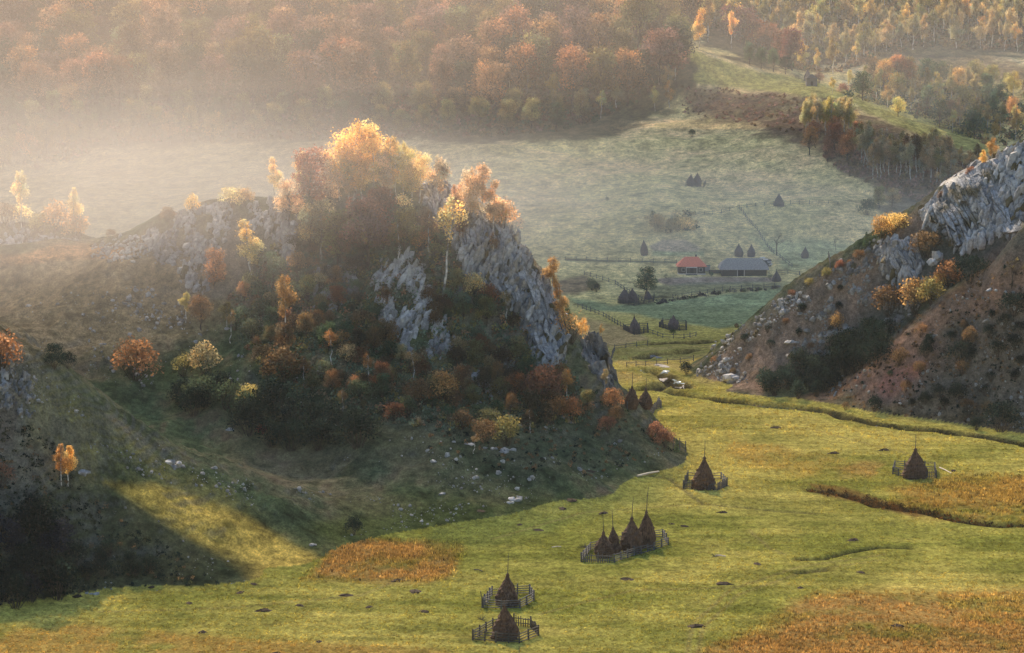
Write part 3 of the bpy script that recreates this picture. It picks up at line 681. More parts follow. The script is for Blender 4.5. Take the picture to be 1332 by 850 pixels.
cliff([(1192,275),(1215,256),(1243,230),(1272,210),(1300,198),(1350,176),(1350,300),(1300,308),(1242,327),(1226,302),(1203,293)], 'massive fissured grey cliff at the top of the scree hill', 585, 625, 2.7, 35, 1500, .25, 1.1, el=2.6, tilt=.3, bulge=2.6, brk=0, moss=.12, thick=9, tone=1.1)
cliff([(1155,310),(1190,316),(1200,345),(1187,370),(1160,366),(1140,345)], 'grey crag with a tapering foot below the two golden bushes', 590, 630, 2.0, 37, 170, .4, 1.4, bulge=1.6, brk=0, moss=.15)
blocks([(1095,345),(1130,318),(1165,306),(1170,325),(1135,350),(1108,358)], 'row of pale rocks on the skyline of the scree hill', 590, 630, 160, .22, 1.0, 38, 1.6, .5, -.02, kind_='stuff')
blocks([(905,488),(935,440),(965,420),(1010,392),(1048,378),(1036,400),(990,430),(962,460),(935,490)], 'low bouldery rib along the left edge of the scree hill', 590, 640, 330, .16, .95, 39, 1.0, .5, .06, kind_='stuff')
blocks([(1207,333),(1219,331),(1221,340),(1210,342)], 'single white block beside the bronze bush under the massive cliff', 580, 625, 5, 1.0, 1.6, 41, 1.1, .1, 0, 1.5)

# ---------------------------------------------------------------- loose stones
def stones(poly, n, smin, smax, label, name='loose_stones', tone=1.0, seed=1):
    r = np.random.default_rng(seed); A = Acc(); p = np.array(poly); k = 0
    px = r.uniform(p[:, 0].min(), p[:, 0].max(), n * 4); py = r.uniform(p[:, 1].min(), p[:, 1].max(), n * 4)
    ok = poly_sd(px, py, poly) > 0; cl = fbm(px, py * 1.4, 45, 3, seed) ; ok &= r.uniform(-.05, .4, n * 4) < cl + .6 * fbm(px, py * 1.4, 14, 2, seed + 5)
    px, py = px[ok][:n], py[ok][:n]
    if len(px) == 0: return
    D = vhit(px, py, 380, 760); a, b = ray(px, py); x = a * D; z = hgt(x, D)
    st = fbm(x * 1.3, z * .25, 1.6, 2, seed + 8)
    for i in range(len(px)):
        s = smin * (smax / smin) ** (r.uniform() ** 3); v, f = stone_mesh(r, np.array((x[i], D[i], z[i] + s * .1)), s)
        A.add(v, f, C(.25, .25, .245) * tone * r.uniform(.6, 1.3))
    link(name, A.mesh(name, LIME_ROCK), None, None, kind='stuff', label=label)
stones([(120,320),(330,350),(520,480),(700,520),(870,590),(700,655),(500,620),(300,540),(60,480),(20,400)], 1900, .09, .6, 'pale stones strewn over the big hillside', seed=3, tone=1.15)
stones([(150,330),(290,320),(300,400),(260,440),(140,400)], 260, .2, 1.1, 'pale stones below the left crag', seed=4)
stones([(40,470),(150,545),(240,600),(420,640),(700,660),(450,700),(300,650),(100,600),(0,480)], 1700, .08, .5, 'stones on the grassy near spur', seed=5, tone=1.1)
stones([(905,490),(950,445),(1000,402),(1060,362),(1150,305),(1220,380),(1150,440),(1060,500),(960,500)], 3400, .10, .95, 'limestone scree on the left flank of the scree hill', seed=6, tone=.95)
stones([(1060,515),(1220,400),(1340,320),(1340,560),(1180,540)], 900, .1, .6, 'stones on the reddish slope', seed=7, tone=1.0)
stones([(0,600),(300,700),(340,760),(0,790)], 150, .07, .3, 'stones on the dark bank', seed=8, tone=1.0)
def boulder(px, py, s, label, sq=.6, group=None):
    p = hit(px, py); r = np.random.default_rng(int(px * 7 + py)); A = Acc()
    for i in range(4):
        v, f = stone_mesh(r, np.array((r.normal() * s * .5, r.normal() * s * .3, s * .1 * sq)), s * r.uniform(.4, .8), 1); v[:, 2] *= sq; A.add(v, f, C(.33, .335, .34) * r.uniform(.7, 1.2))
    link('boulder', A.mesh('boulder', LIME_ROCK), None, tuple(p), label=label, category='boulder', **({'group': group} if group else {}))
for px, py, s, lb in [(672,651,1.5,'flat pale boulder at the hill foot above the meadow'),(664,654,1.0,'small boulder touching the flat pale one at the hill foot'),
 (655,588,1.4,'pale boulder below the olive bush low on the hill'),(640,584,1.0,'small pale boulder just left of the one below the olive bush'),(610,578,.9,'pale stone on the shaded slope left of the olive bush'),
 (232,608,1.5,'grey boulder in the stone run of the near spur'),(222,603,1.2,'grey boulder just above another in the stone run'),(108,616,1.2,'pale flat stone beside the small golden birches'),
 (955,492,2.2,'upright grey boulder at the foot of the scree hill'),(1032,446,2.0,'white boulder lying in the middle of the scree'),(1150,375,1.6,'grey slab under the golden thicket'),
 (113,772,.6,'small pale stone at the foot of the dark bank'),(122,773,.7,'mossy stone at the edge of the lower meadow'),(405,709,.7,'pale stone where the sunlit spur meets the meadow'),
 (1295,378,1.0,'pale slab on the reddish slope near the right edge'),(575,643,.6,'lone pale stone on the lower green slope'),(300,560,.9,'lone pale stone right of the dark thicket'),(12,690,.6,'small white stone on the dark bank at the left edge')]:
    boulder(px, py, s, lb)
# ---------------------------------------------------------------- trees and bushes one by one
G_ = lambda k, a, b, h_, c, lb, **q: plant(k, a, b, h_, c, lb, **q)
one = [
 ('wide_birch',460,260,104,GOLD,'tallest golden birch on the hilltop, left of its twin'),('wide_birch',486,256,86,GOLD,'golden birch standing right of the tallest one on the hilltop'),
 ('birch',508,254,78,GOLD,'slim golden birch with a pointed top on the hilltop'),('wide_birch',524,256,72,LIME,'yellow green birch at the right end of the golden hilltop group'),
 ('wide_birch',442,260,76,PINK,'amber birch pressed against the left side of the tallest golden one'),('beech',405,276,84,(.30,.11,.06),'broad rust red tree on the hilltop left of the golden birches'),
 ('birch',394,262,66,GOLD,'golden treetop peeping out behind the rust red tree'),('birch',358,258,54,PALE,'pale hazy birch left of the rust red tree'),
 ('beech',428,268,62,PINK,'low orange tree between the rust red tree and the golden birches'),('beech',375,290,58,PINK,'orange bushy tree on the crest below the pale hazy birch'),
 ('bush',250,278,28,GOLD,'round golden bush alone on the skyline of the pale crag'),('bush',318,268,24,AMBER,'low amber bush on the crest of the pale crag'),('bush',303,270,30,PALE,'pale yellow bush next to the low amber one on the crest'),
 ('bush',218,288,20,BROWN,'small brown bush at the left end of the crest crag'),('wide_birch',545,264,66,PALE,'pale thin birch just right of the golden group'),
 ('birch',568,286,84,PINK,'amber birch with a forked white trunk above the top crag',),('wide_birch',610,298,80,PINK,'left one of the amber birches on the right shoulder'),
 ('birch',626,294,84,PINK,'tall amber birch in the middle of the right shoulder'),('birch',641,307,74,PINK,'right amber birch of the right shoulder'),('bush',652,302,46,PINK,'amber bush at the tip of the right shoulder'),('bush',668,306,30,PINK,'small orange bush beyond the tip of the right shoulder'),
 ('thin_birch',576,384,132,PALE,'very tall leaning birch with a bare white trunk in front of the cliff'),
 ('beech',478,345,90,PLUM,'large plum brown tree in front of the golden birches'),('beech',500,300,58,RUST,'dark red brown tree just below the golden birches'),('beech',438,345,72,OLIVE,'olive tree left of the plum brown one'),('beech',528,335,66,OLIVE,'olive tree right of the plum brown one'),
 ('beech',405,330,66,GREYO,'grey olive tree under the rust red one'),('birch',328,360,76,PALE,'pale birch with a straight white trunk between the two left crags'),('birch',373,446,92,AMBER,'tall bronze birch with a thin white trunk in the wooded slope'),
 ('beech',280,376,54,ORANGE,'round tree with a bright orange top beside the steep pale crag'),('birch',241,420,42,LIME,'small fresh green birch on the bare slope edge'),('beech',262,430,46,BROWN,'brown bushy tree right of the small green birch'),('birch',295,430,40,OLIVE,'small olive birch near the brown bushy tree'),
 ('bush',176,494,56,ORANGE,'big round orange bush alone on the grassy slope'),('bush',238,490,36,OLIVE,'olive bush right of the big round orange one'),('bush',268,488,46,GREYO,'taller grey green bush next to the olive one'),
 ('bush',462,508,24,ORANGE,'small round orange bush under the wooded slope'),('bush',370,498,54,BROWN,'brown bush with orange fringes under the bronze birch'),('bush',325,534,36,LIME,'bush with yellow twigs on top of the dark thicket'),
 ('bush',340,566,18,(.35,.02,.03),'small crimson bush in front of the dark thicket'),('bush',460,696,26,DARK,'lone dark bush at the edge of the lower meadow'),
 ('birch',80,632,58,AMBER,'left of two small golden birches on the near spur'),('birch',88,632,56,GOLD,'right of two small golden birches on the near spur'),
 ('bush',2,480,54,ORANGE,'orange tree at the left edge on the near spur'),('bush',0,632,40,RUST,'rust red bush cut by the left edge'),
 ('bush',705,530,58,RUST,'broad rust bush at the foot of the tall cliff'),('bush',722,512,44,BROWN,'brown bush right of the broad rust one'),('birch',738,526,48,AMBER,'small golden birch among rust bushes at the foot of the cliff'),
 ('bush',744,548,34,ORANGE,'orange bush low on the right shoulder'),('bush',716,552,36,BROWN,'dull bronze bush left of the low orange one'),('bush',790,562,24,RUST,'rust bush near the pinnacle foot'),('bush',797,535,32,ORANGE,'bright orange bush beside the pinnacle'),('bush',802,551,26,BROWN,'dark bronze bush under the bright orange one by the pinnacle'),
 ('bush',852,574,28,RUST,'left of two rust bushes on the hill edge above the pen'),('bush',864,582,26,RUST,'right of two rust bushes on the hill edge above the pen'),
 ('birch',718,398,66,AMBER,'orange birch growing behind the tall cliff edge'),('birch',730,425,60,AMBER,'amber birch behind the lower cliff edge'),('bush',742,446,48,AMBER,'amber bush filling the gap above the pinnacle'),('birch',757,446,34,GOLD,'golden birch right behind the pinnacle top'),('conifer',738,412,24,GREEN_,'small dark conifer behind the cliff edge'),
 ('bush',545,530,40,BROWN,'bronze bush in the middle of the lower slope'),('bush',575,524,44,AMBER,'amber brown bush below the broken cliff'),('bush',660,580,42,OLIVE,'olive bush above the pale boulders'),('bush',630,575,34,BROWN,'brown bush left of the olive one above the boulders'),
 # right hill
 ('bush',1148,312,34,AMBER,'golden bush on the scree hill skyline, left of two'),('bush',1164,303,30,GOLD,'yellow bush on the scree hill skyline, right of two'),('conifer',1127,322,22,GREEN_,'tiny dark conifer on the scree hill skyline'),
 ('birch',1278,222,28,GOLD,'small golden larch like tree on the massive cliff'),('birch',1290,214,36,AMBER,'amber tree on the massive cliff nearest the right'),('bush',1262,232,16,RUST,'low rust bush on the cliff skyline'),
 ('bush',1206,334,38,BROWN,'bronze bush at the base of the massive cliff'),('bush',1233,374,40,ORANGE,'orange bush below the white block'),('bush',1262,368,40,DARK,'dark green bush right of the orange one on the scree hill'),
 ('bush',1190,406,48,AMBER,'large amber bush in the golden thicket'),('bush',1212,396,38,OLIVE,'olive gold bush right of the large amber one'),('bush',1223,376,24,GOLD,'small bright yellow bush above the golden thicket'),('bush',1156,410,42,BROWN,'bronze bush at the left end of the golden thicket'),
 ('bush',1088,430,26,AMBER,'golden bush in the middle of the scree'),('bush',1103,444,15,AMBER,'low amber bush above the dark thicket'),('bush',1100,470,22,GOLD,'small yellow bush in front of the dark thicket'),
 ('bush',893,487,18,DARK,'round dark bush alone by the creek'),('bush',1138,535,24,DARK,'round dark bush at the foot of the red soil'),('bush',1158,490,9,GREEN_,'tiny green bush above the red soil'),
 ('bare',1316,374,50,OLIVE,'sparse dark tree on the reddish slope near the right edge'),('bush',1250,474,38,DARK,'dark bush high on the reddish slope'),('bush',1302,562,46,DARK,'large dark bush at the lower right corner of the scree hill'),
 ('bush',1245,522,26,DARK,'dark bush low on the reddish slope'),('bush',1203,526,18,DARK,'small dark bush right of the red soil foot'),('bush',1100,534,12,BROWN,'small brown bush where the spur meets the meadow'),('bush',1320,410,34,DARK,'dark bush on the reddish slope under the sparse tree'),('bush',1270,560,20,DARK,'low dark bush above the ditch'),
 # knoll
 ('bush',10,296,36,BROWN,'brown bush at the left edge of the hazy knoll'),('bush',30,294,34,PALE,'pale bush next to the brown one on the hazy knoll'),('birch',28,298,78,PALE,'tall pale birch on the hazy knoll'),('bush',72,302,44,AMBER,'large amber bush in the middle of the hazy knoll'),
 ('birch',98,306,64,PALE,'thin hazy birch at the right of the knoll'),('bush',100,312,34,AMBER,'amber bush at the right end of the hazy knoll'),('bush',52,304,32,OLIVE,'olive bush on the hazy knoll'),('bush',145,312,16,BROWN,'low brown bush on the saddle right of the knoll'),
 # the mid valley
 ('beech',841,386,40,GREEN_,'dark green tree on the field terrace left of the red roofed house'),('bush',770,378,18,GREEN_,'round green bush left in the mist meadows'),('bush',776,380,12,DARK,'low dark bush beside the round green one'),('bare',1010,332,36,GREYO,'bare tree behind the grey barn'),
 ('bare',1087,326,22,GREYO,'small bare tree in the misty meadow right of the barn'),('bush',855,300,22,GREYO,'hazy grey bush left in the misty hedge row'),('bush',872,303,20,GREYO,'hazy bush in the middle of the misty hedge row'),('bush',890,300,20,PALE,'hazy pale bush right in the misty hedge row'),
 ('beech',1143,272,30,OLIVE,'olive tree above the scree hill shoulder'),('bush',1128,280,22,GREEN_,'blue green bush left of the olive tree above the shoulder'),('beech',1160,270,26,GREYO,'grey tree right of the olive tree above the shoulder'),
 ('bush',925,360,7,GREEN_,'low green bush between the house and the barn'),('bush',1002,364,8,GREEN_,'low green bush at the right corner of the barn'),('bush',866,362,7,GREEN_,'low green bush left of the red roofed house'),('bush',875,436,8,GREEN_,'low bush in front of the round haystack pen'),
 ('beech',1168,152,26,LIME,'small yellow green tree alone on the bright ridge'),('bush',900,178,10,GREEN_,'small dark bush on the upper misty slope'),('bush',790,262,7,GREEN_,'tiny dark bush alone on the misty slope'),
 ('birch',782,440,20,PALE,'thin pale young birch beside the pinnacle'),('birch',786,512,34,GREYO,'slender pale tree right of the pinnacle'),
 ('birch',1083,122,22,LIME,'yellow green birch beside the upper hut'),('bush',1097,122,14,PLUM,'purple brown bush right of the upper hut'),('bush',1065,108,14,RUST,'red bush behind the upper hut'),
 ('conifer',880,590,20,GREEN_,'tiny dark conifer beside the timber gate'),
]
for k, a, b, h_, c, lb in one: plant(k, a, b, h_, c, lb, wid=1.0, lean=(.10 if 'very tall leaning' in lb else 0), jit=.05)
for a, b, h_, k in [(470,262,70,'wide_birch'),(498,262,66,'wide_birch'),(515,262,56,'birch'),(535,262,50,'wide_birch'),(455,268,50,'birch'),(590,290,52,'birch'),(600,275,40,'birch'),(655,306,44,'birch')]:
    plant(k, a, b, h_, pick([(GOLD, 1), (PINK, 2)]), 'golden birch filling the glowing group along the hilltop', 'golden hilltop birches')
# dark thickets: bushes of one thicket look alike
def thicket(pts, h0, h1, pal, label, group, kind='bush', wid=1.0, dmin=336):
    OR = ['leftmost', 'second from the left', 'third from the left', 'fourth from the left', 'fifth from the left', 'sixth from the left', 'seventh from the left', 'eighth from the left', 'ninth from the left', 'tenth from the left', 'eleventh from the left', 'twelfth from the left', 'thirteenth from the left', 'rightmost']
    pts = sorted(pts)
    for i, (a, b) in enumerate(pts):
        n_ = len(pts); w_ = OR[min(i, 13)] if n_ <= 14 else ('in its left third' if i < n_ / 3 else 'in its middle' if i < n_ * 2 / 3 else 'in its right third')
        if i == n_ - 1 and n_ <= 14: w_ = 'rightmost'
        plant(kind, a, b, random.uniform(h0, h1), pick(pal), f'{label}, {w_}', group, wid, dmin=dmin)
thicket(scatter_px([(225,520),(280,500),(300,540),(250,548)], 6, 22), 34, 46, [(DARK, 3), (GREEN_, 1)], 'dark bush in the small thicket under the olive bushes', 'bushes of the small dark thicket')
thicket(scatter_px([(290,550),(330,535),(400,545),(470,565),(468,600),(400,592),(320,575)], 13, 24), 38, 56, [(DARK, 4), (GREEN_, 1)], 'blackish bush in the long dark thicket at the hill foot', 'bushes of the long dark thicket')
thicket(scatter_px([(60,470),(90,458),(105,480),(80,490)], 3, 14), 20, 30, [(DARK, 1)], 'dark bush in the hollow behind the near spur', 'dark bushes in the hollow')
thicket(scatter_px([(-10,700),(60,690),(110,740),(90,780),(0,795),(-10,780)], 16, 24), 40, 64, [(DARK, 3), ((.03, .032, .045), 2)], 'blackish bush in the lower left corner', 'black bushes of the lower left corner')
thicket(scatter_px([(110,720),(190,725),(200,752),(110,755)], 7, 20), 20, 34, [(DARK, 1)], 'dark bush low on the shaded bank', 'dark bushes on the shaded bank')
thicket(scatter_px([(1085,470),(1150,440),(1155,470),(1100,490),(1080,486)], 14, 12), 34, 46, [(DARK, 1)], 'blue black bush in the gully thicket of the scree hill', 'bushes of the gully thicket')
thicket(scatter_px([(985,505),(1040,480),(1110,478),(1090,505),(1050,522),(990,514)], 20, 14), 22, 34, [(DARK, 5), ((.03, .045, .035), 2)], 'dark bush in the thicket at the foot of the gully', 'bushes at the gully foot')
thicket(scatter_px([(1160,440),(1330,400),(1330,550),(1180,530)], 26, 24), 12, 28, [(DARK, 3), (BROWN, 1)], 'small dark bush scattered on the lower reddish slope', 'bushes scattered on the reddish slope')
thicket(scatter_px([(920,480),(1000,420),(1100,370),(1120,400),(1040,470),(960,495)], 14, 30), 8, 14, [(DARK, 2), (BROWN, 2)], 'low dark bush between the scree stones', 'low bushes in the scree')
thicket(scatter_px([(1040,200),(1110,165),(1130,190),(1100,215),(1060,215)], 8, 18), 26, 40, [(ORANGE, 2), (RUST, 2), (AMBER, 1)], 'orange tree at the left end of the birch gully', 'orange trees of the birch gully', 'beech')
thicket([(1046+i*5.2+random.uniform(-2,2), 176+random.uniform(-4,4)) for i in range(13)], 46, 56, [(LIME, 3), ((.45, .38, .2), 3)], 'white stemmed birch in the tight clump below the bright ridge', 'birches of the tight clump below the ridge', 'birch')
thicket([(1118+i*3.6+random.uniform(-3,3), 214+random.uniform(-6,18)+i*.5) for i in range(34)], 46, 60, [((.42, .34, .22), 5), ((.30, .26, .13), 3), (BROWN, 1)], 'grey olive birch with bare white stems in the shaded gully', 'birches of the shaded gully', 'birch', dmin=700)
thicket(scatter_px([(1230,215),(1285,225),(1270,265),(1200,262)], 10, 18), 28, 40, [(GREYO, 3), (BROWN, 1)], 'thin grey birch at the right end of the shaded gully', 'birches at the end of the gully', 'birch', dmin=700)
def hue(c):
    r_, g_, b_ = c; m_ = max(c)
    if m_ < .09: return 'dark green' if g_ >= r_ else 'dull brown'
    if g_ > .82 * r_: return 'yellow green' if m_ > .25 else 'olive'
    if g_ > .6 * r_: return 'pale golden' if b_ > .3 * r_ else 'golden'
    if g_ > .52 * r_: return 'bronze' if m_ < .2 else 'amber'
    if m_ < .18: return 'plum brown' if b_ > .38 * r_ else 'russet'
    return 'orange' if m_ > .34 else 'rust red'
def zone(v, cuts, words):
    for c_, w_ in zip(cuts, words):
        if v < c_: return w_
    return words[-1]
def where_copse(a): return zone(a, (1150, 1200, 1250, 1300), ('at its left end', 'under the flaming orange trees', 'in its middle', 'near the golden orange tree', 'at the right edge'))
def where_far(a, b):
    return zone(b, (45, 95, 145), ('top row', 'upper row', 'lower row', 'lowest row')) + ', ' + zone(a, (110, 230, 350, 450, 550, 650, 770), ('at the left edge', 'above the hazy knoll', 'above the pale crest crag', 'left of the golden hilltop', 'above the golden hilltop', 'right of the golden hilltop', 'above the misty slope', 'near the bright ridge'))
def where_hill(a, b):
    return zone(b, (330, 400, 460, 510), ('just under the crest', 'high up', 'halfway up', 'low down', 'at the wood foot')) + ', ' + zone(a, (380, 450, 520, 600, 680), ('near the left crags', 'below the rust red tree', 'left of the broken cliff', 'by the broken cliff', 'between the two cliffs', 'by the tall right cliff'))
def where_stand(a, b):
    return zone(b, (25, 50), ('back row', 'middle row', 'front row')) + ', ' + zone(a, (960, 1020, 1080, 1140, 1200, 1270), ('above the ridge corner', 'above the plum red trees', 'above the hay hut', 'above the flaming orange trees', 'left above the brown field', 'over the brown field', 'at the right edge'))
thicket([(1075,362),(1092,352),(1118,338),(1052,372),(1030,386),(1105,345),(1175,296),(1225,262),(1248,242)], 8, 15, [(BROWN, 3), (RUST, 1), (OLIVE, 1)], 'small brown bush on the skyline of the scree hill', 'small bushes of the scree hill skyline')
WOOD = [(395,285),(560,270),(600,330),(680,400),(735,478),(765,515),(770,545),(700,560),(600,560),(500,550),(400,520),(340,490),(300,430),(296,390),(335,345),(365,310)]
AV = [CR_MAIN, CR_MID, CR_PIN, CR_LC, CR_LW, CR_LR, CR_TOP]
pal_w = [(BROWN, 4), ((.15,.14,.065), 5), (GREEN_, 5), ((.10,.13,.08), 4), ((.16,.08,.045), 2), ((.24,.14,.06), 1), ((.07, .055, .035), 4), (GREYO, 2)]
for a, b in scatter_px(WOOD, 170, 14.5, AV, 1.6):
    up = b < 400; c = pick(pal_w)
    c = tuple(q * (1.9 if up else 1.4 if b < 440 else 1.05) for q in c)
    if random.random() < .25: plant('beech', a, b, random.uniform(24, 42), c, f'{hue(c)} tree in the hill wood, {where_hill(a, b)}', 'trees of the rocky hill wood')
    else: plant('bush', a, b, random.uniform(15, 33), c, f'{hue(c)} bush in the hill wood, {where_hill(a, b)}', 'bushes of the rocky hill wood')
for a, b in scatter_px([(545,380),(590,400),(600,440),(560,470)], 3, 14): plant('bush', a, b, 24, BROWN, 'brown bush clinging to the broken cliff', 'bushes on the broken cliff')
for i, (a, b, h_) in enumerate([(418,338,60),(452,325,58),(520,350,64),(556,336,60),(602,345,66),(642,352,50),(500,425,56),(432,476,50),(300,446,44),(690,564,34),(447,545,40),(616,590,28),(480,505,46),(660,420,44),(395,505,44),(540,500,46)]):
    plant('thin_birch', a, b, h_, pick([((.30,.23,.12), 2), (BROWN, 2), ((.3,.18,.08), 1)]), f'thin birch in the hill wood, {where_hill(a, b)}', 'thin birches of the hill wood', 1.3)
# the autumn forest beyond the mist
FL = [(-40,2),(900,2),(896,60),(870,110),(800,150),(740,172),(600,180),(300,186),(150,192),(60,222),(-40,226)]
pal_l = [((.25,.14,.09), 6), ((.15,.095,.08), 5), ((.14,.12,.05), 6), ((.035,.05,.035), 9), ((.28,.16,.08), 2), ((.12,.075,.045), 4), ((.30,.17,.09), 3), ((.20,.17,.08), 2)]
pts = scatter_px(FL, 245, 29, (), 1.9)
for a, b in pts:
    c = pick(pal_l); edge = b > 150
    if edge: c = pick([((.17,.15,.06), 5), ((.05,.07,.04), 4), ((.23,.2,.09), 3), ((.28,.17,.08), 1)])
    plant('beech', a, b, random.uniform(34, 46) if edge else random.uniform(52, 84), c, f'low {hue(c)} tree along the misty forest edge, {where_far(a, b).split(", ")[1]}' if edge else f'{hue(c)} tree of the far forest, {where_far(a, b)}', 'trees of the misty forest edge' if edge else 'broadleaf trees of the far forest')
for a, b in scatter_px([(600,100),(880,60),(880,150),(640,165)], 22, 18): plant('birch', a, b, random.uniform(34, 50), pick([(LIME, 2), (GREYO, 2), (GOLD, 1), (AMBER, 1)]), 'slim birch among the broadleaf trees of the far forest', 'slim birches in the far forest')
for a, b in scatter_px([(885,8),(960,8),(960,62),(905,60)], 12, 14): plant('birch', a, b+6, random.uniform(46, 60), pick([(GOLD, 2), (LIME, 3), (AMBER, 2)]), 'yellow birch at the left corner of the bright ridge', 'yellow birches at the ridge corner')
for a, b in [(950,50),(968,62),(985,70),(1000,76),(1015,84),(1030,92)]: plant('beech', a, b, random.uniform(44, 60), pick([((.13,.06,.055), 3), ((.18,.08,.05), 3), (AMBER, .6)]), 'plum red tree behind the bright ridge', 'plum red trees behind the bright ridge')
for a, b in [(975,84),(990,90),(1006,94),(1022,97)]: plant('beech', a, b, random.uniform(24, 32), DARK if random.random() < .5 else GREEN_, 'low dark green tree along the bright ridge', 'dark green trees along the bright ridge')
FR = [(895,2),(1345,2),(1345,70),(1290,66),(1200,62),(1150,74),(1090,96),(1040,92),(980,64),(930,40)]
for a, b in scatter_px(FR, 235, 13.5, (), 1.35): c = pick([(GREYO, 6), (LIME, 3), (OLIVE, 4), ((.6, .42, .16), 1.5), ((.52, .40, .2), 1)]); plant('birch', a, b, random.uniform(27, 54), c, f'{hue(c)} birch of the upper right stand, {where_stand(a, b)}', 'birches of the upper right stand')
FR2 = [(1102,126),(1150,140),(1200,158),(1290,192),(1345,186),(1345,138),(1300,118),(1240,112),(1160,104),(1105,112)]
for a, b in scatter_px(FR2, 80, 17, (), 1.6):
    if random.random() < .5: c = pick([(LIME, 2), (GREYO, 3), (OLIVE, 2)]); plant('birch', a, b, random.uniform(30, 42), c, f'{hue(c)} birch in the copse behind the bright ridge, {where_copse(a)}', 'birches of the copse behind the ridge')
    else: c = pick([(GREEN_, 4), (OLIVE, 3), (AMBER, 1), (BROWN, 2)]); plant('beech', a, b, random.uniform(26, 40), c, f'round {hue(c)} tree in the copse behind the bright ridge, {where_copse(a)}', 'round trees of the copse behind the ridge')
for a, b, c, lb in [(1165,112,ORANGE,'flaming orange tree left in the copse'),(1180,118,ORANGE,'flaming orange tree right in the copse'),(1245,128,AMBER,'golden orange tree in the copse near the barn field'),(1150,118,AMBER,'amber tree beside the flaming orange ones')]: plant('beech', a, b, 40, c, lb)
# low undergrowth of the woods, nobody could count it
def undergrowth(poly, n, h0, h1, pal, label, d0, d1, seed, k=26, size=.5):
    r = np.random.default_rng(seed); p = np.array(poly); px = r.uniform(p[:, 0].min(), p[:, 0].max(), n * 3); py = r.uniform(p[:, 1].min(), p[:, 1].max(), n * 3)
    ok = poly_sd(px, py, poly) > 0; px, py = px[ok][:n], py[ok][:n]; D = vhit(px, py, d0, d1); a, b = ray(px, py); x = a * D; z = hgt(x, D)
    h_ = r.uniform(h0, h1, len(px)); wts = np.array([q[1] for q in pal], float); wts /= wts.sum(); ci = r.choice(len(pal), len(px), p=wts); cs = np.array([q[0] for q in pal])[ci]
    d = r.normal(size=(len(px), k, 3)); d /= np.linalg.norm(d, axis=2)[..., None]; d[..., 2] = np.abs(d[..., 2])
    cen = np.stack([x, D, z], 1)[:, None] + d * (h_[:, None, None] * np.array((.75, .75, 1.0))) * r.uniform(.4, 1, (len(px), k, 1))
    v, f = leaves(cen.reshape(-1, 3), size, r); cc = np.repeat(np.repeat(cs * r.uniform(.7, 1.3, (len(px), 1)), k, 0) * r.uniform(.6, 1.4, (len(px) * k, 1)), 4, 0)
    A = Acc(); A.add(v, f, cc); link('undergrowth', A.mesh('undergrowth', LEAFC), None, None, kind='stuff', label=label)
undergrowth(FL, 2600, 1.5, 4.5, [((.15,.075,.05), 2), ((.12,.10,.045), 4), (GREEN_, 5), (BROWN, 4), (PLUM, 1)], 'undergrowth of the far autumn forest', 1000, 1600, 1, 26, .75)
undergrowth(FR, 1300, 1.5, 4.0, [((.12,.10,.05), 3), (GREEN_, 3), (BROWN, 4)], 'undergrowth of the upper birch stand', 1100, 1600, 2, 22, .7)
undergrowth(FR2, 500, 1.5, 4, [(OLIVE, 3), (GREEN_, 5), (BROWN, 2)], 'undergrowth of the copse behind the ridge', 950, 1400, 3, 24, .65)
undergrowth(WOOD, 1900, .5, 2.0, [((.20,.16,.10), 4), (OLIVE, 4), ((.10,.14,.09), 5), ((.14,.18,.12), 4), ((.28,.16,.09), 2)], 'undergrowth of the rocky hill wood', 460, 590, 4, 26, .3)
undergrowth([(1100,170),(1160,200),(1280,215),(1285,268),(1180,262),(1100,225),(1060,200)], 500, 1, 2.6, [(RUST, 2), (BROWN, 5), (PLUM, 3)], 'rusty bracken under the gully birches', 850, 1100, 5, 22, .55)
undergrowth([(885,112),(1040,125),(1100,140),(1050,178),(960,160),(890,148)], 260, .5, 1.3, [(BROWN, 4), (PLUM, 3), (RUST, 1)], 'brown heath under the bright ridge', 950, 1250, 6, 22, .45)
undergrowth([(-10,540),(60,560),(110,640),(220,715),(290,762),(150,765),(-10,790)], 500, .3, 1.0, [(DARK, 4), (BROWN, 1), ((.04, .045, .02), 3)], 'rough dark scrub of the shaded bank', 380, 460, 7, 22, .16)
undergrowth([(540,480),(770,500),(880,590),(760,622),(560,600)], 420, .3, .9, [(DARK, 3), (GREEN_, 3), (BROWN, 3)], 'low scrub on the shaded hill foot', 450, 560, 8, 20, .2)
undergrowth([(1090,440),(1220,400),(1330,330),(1330,560),(1150,540),(1060,518)], 500, .3, .9, [(DARK, 3), (BROWN, 4), ((.07, .045, .03), 3)], 'low scrub on the reddish slope', 540, 610, 9, 20, .2)
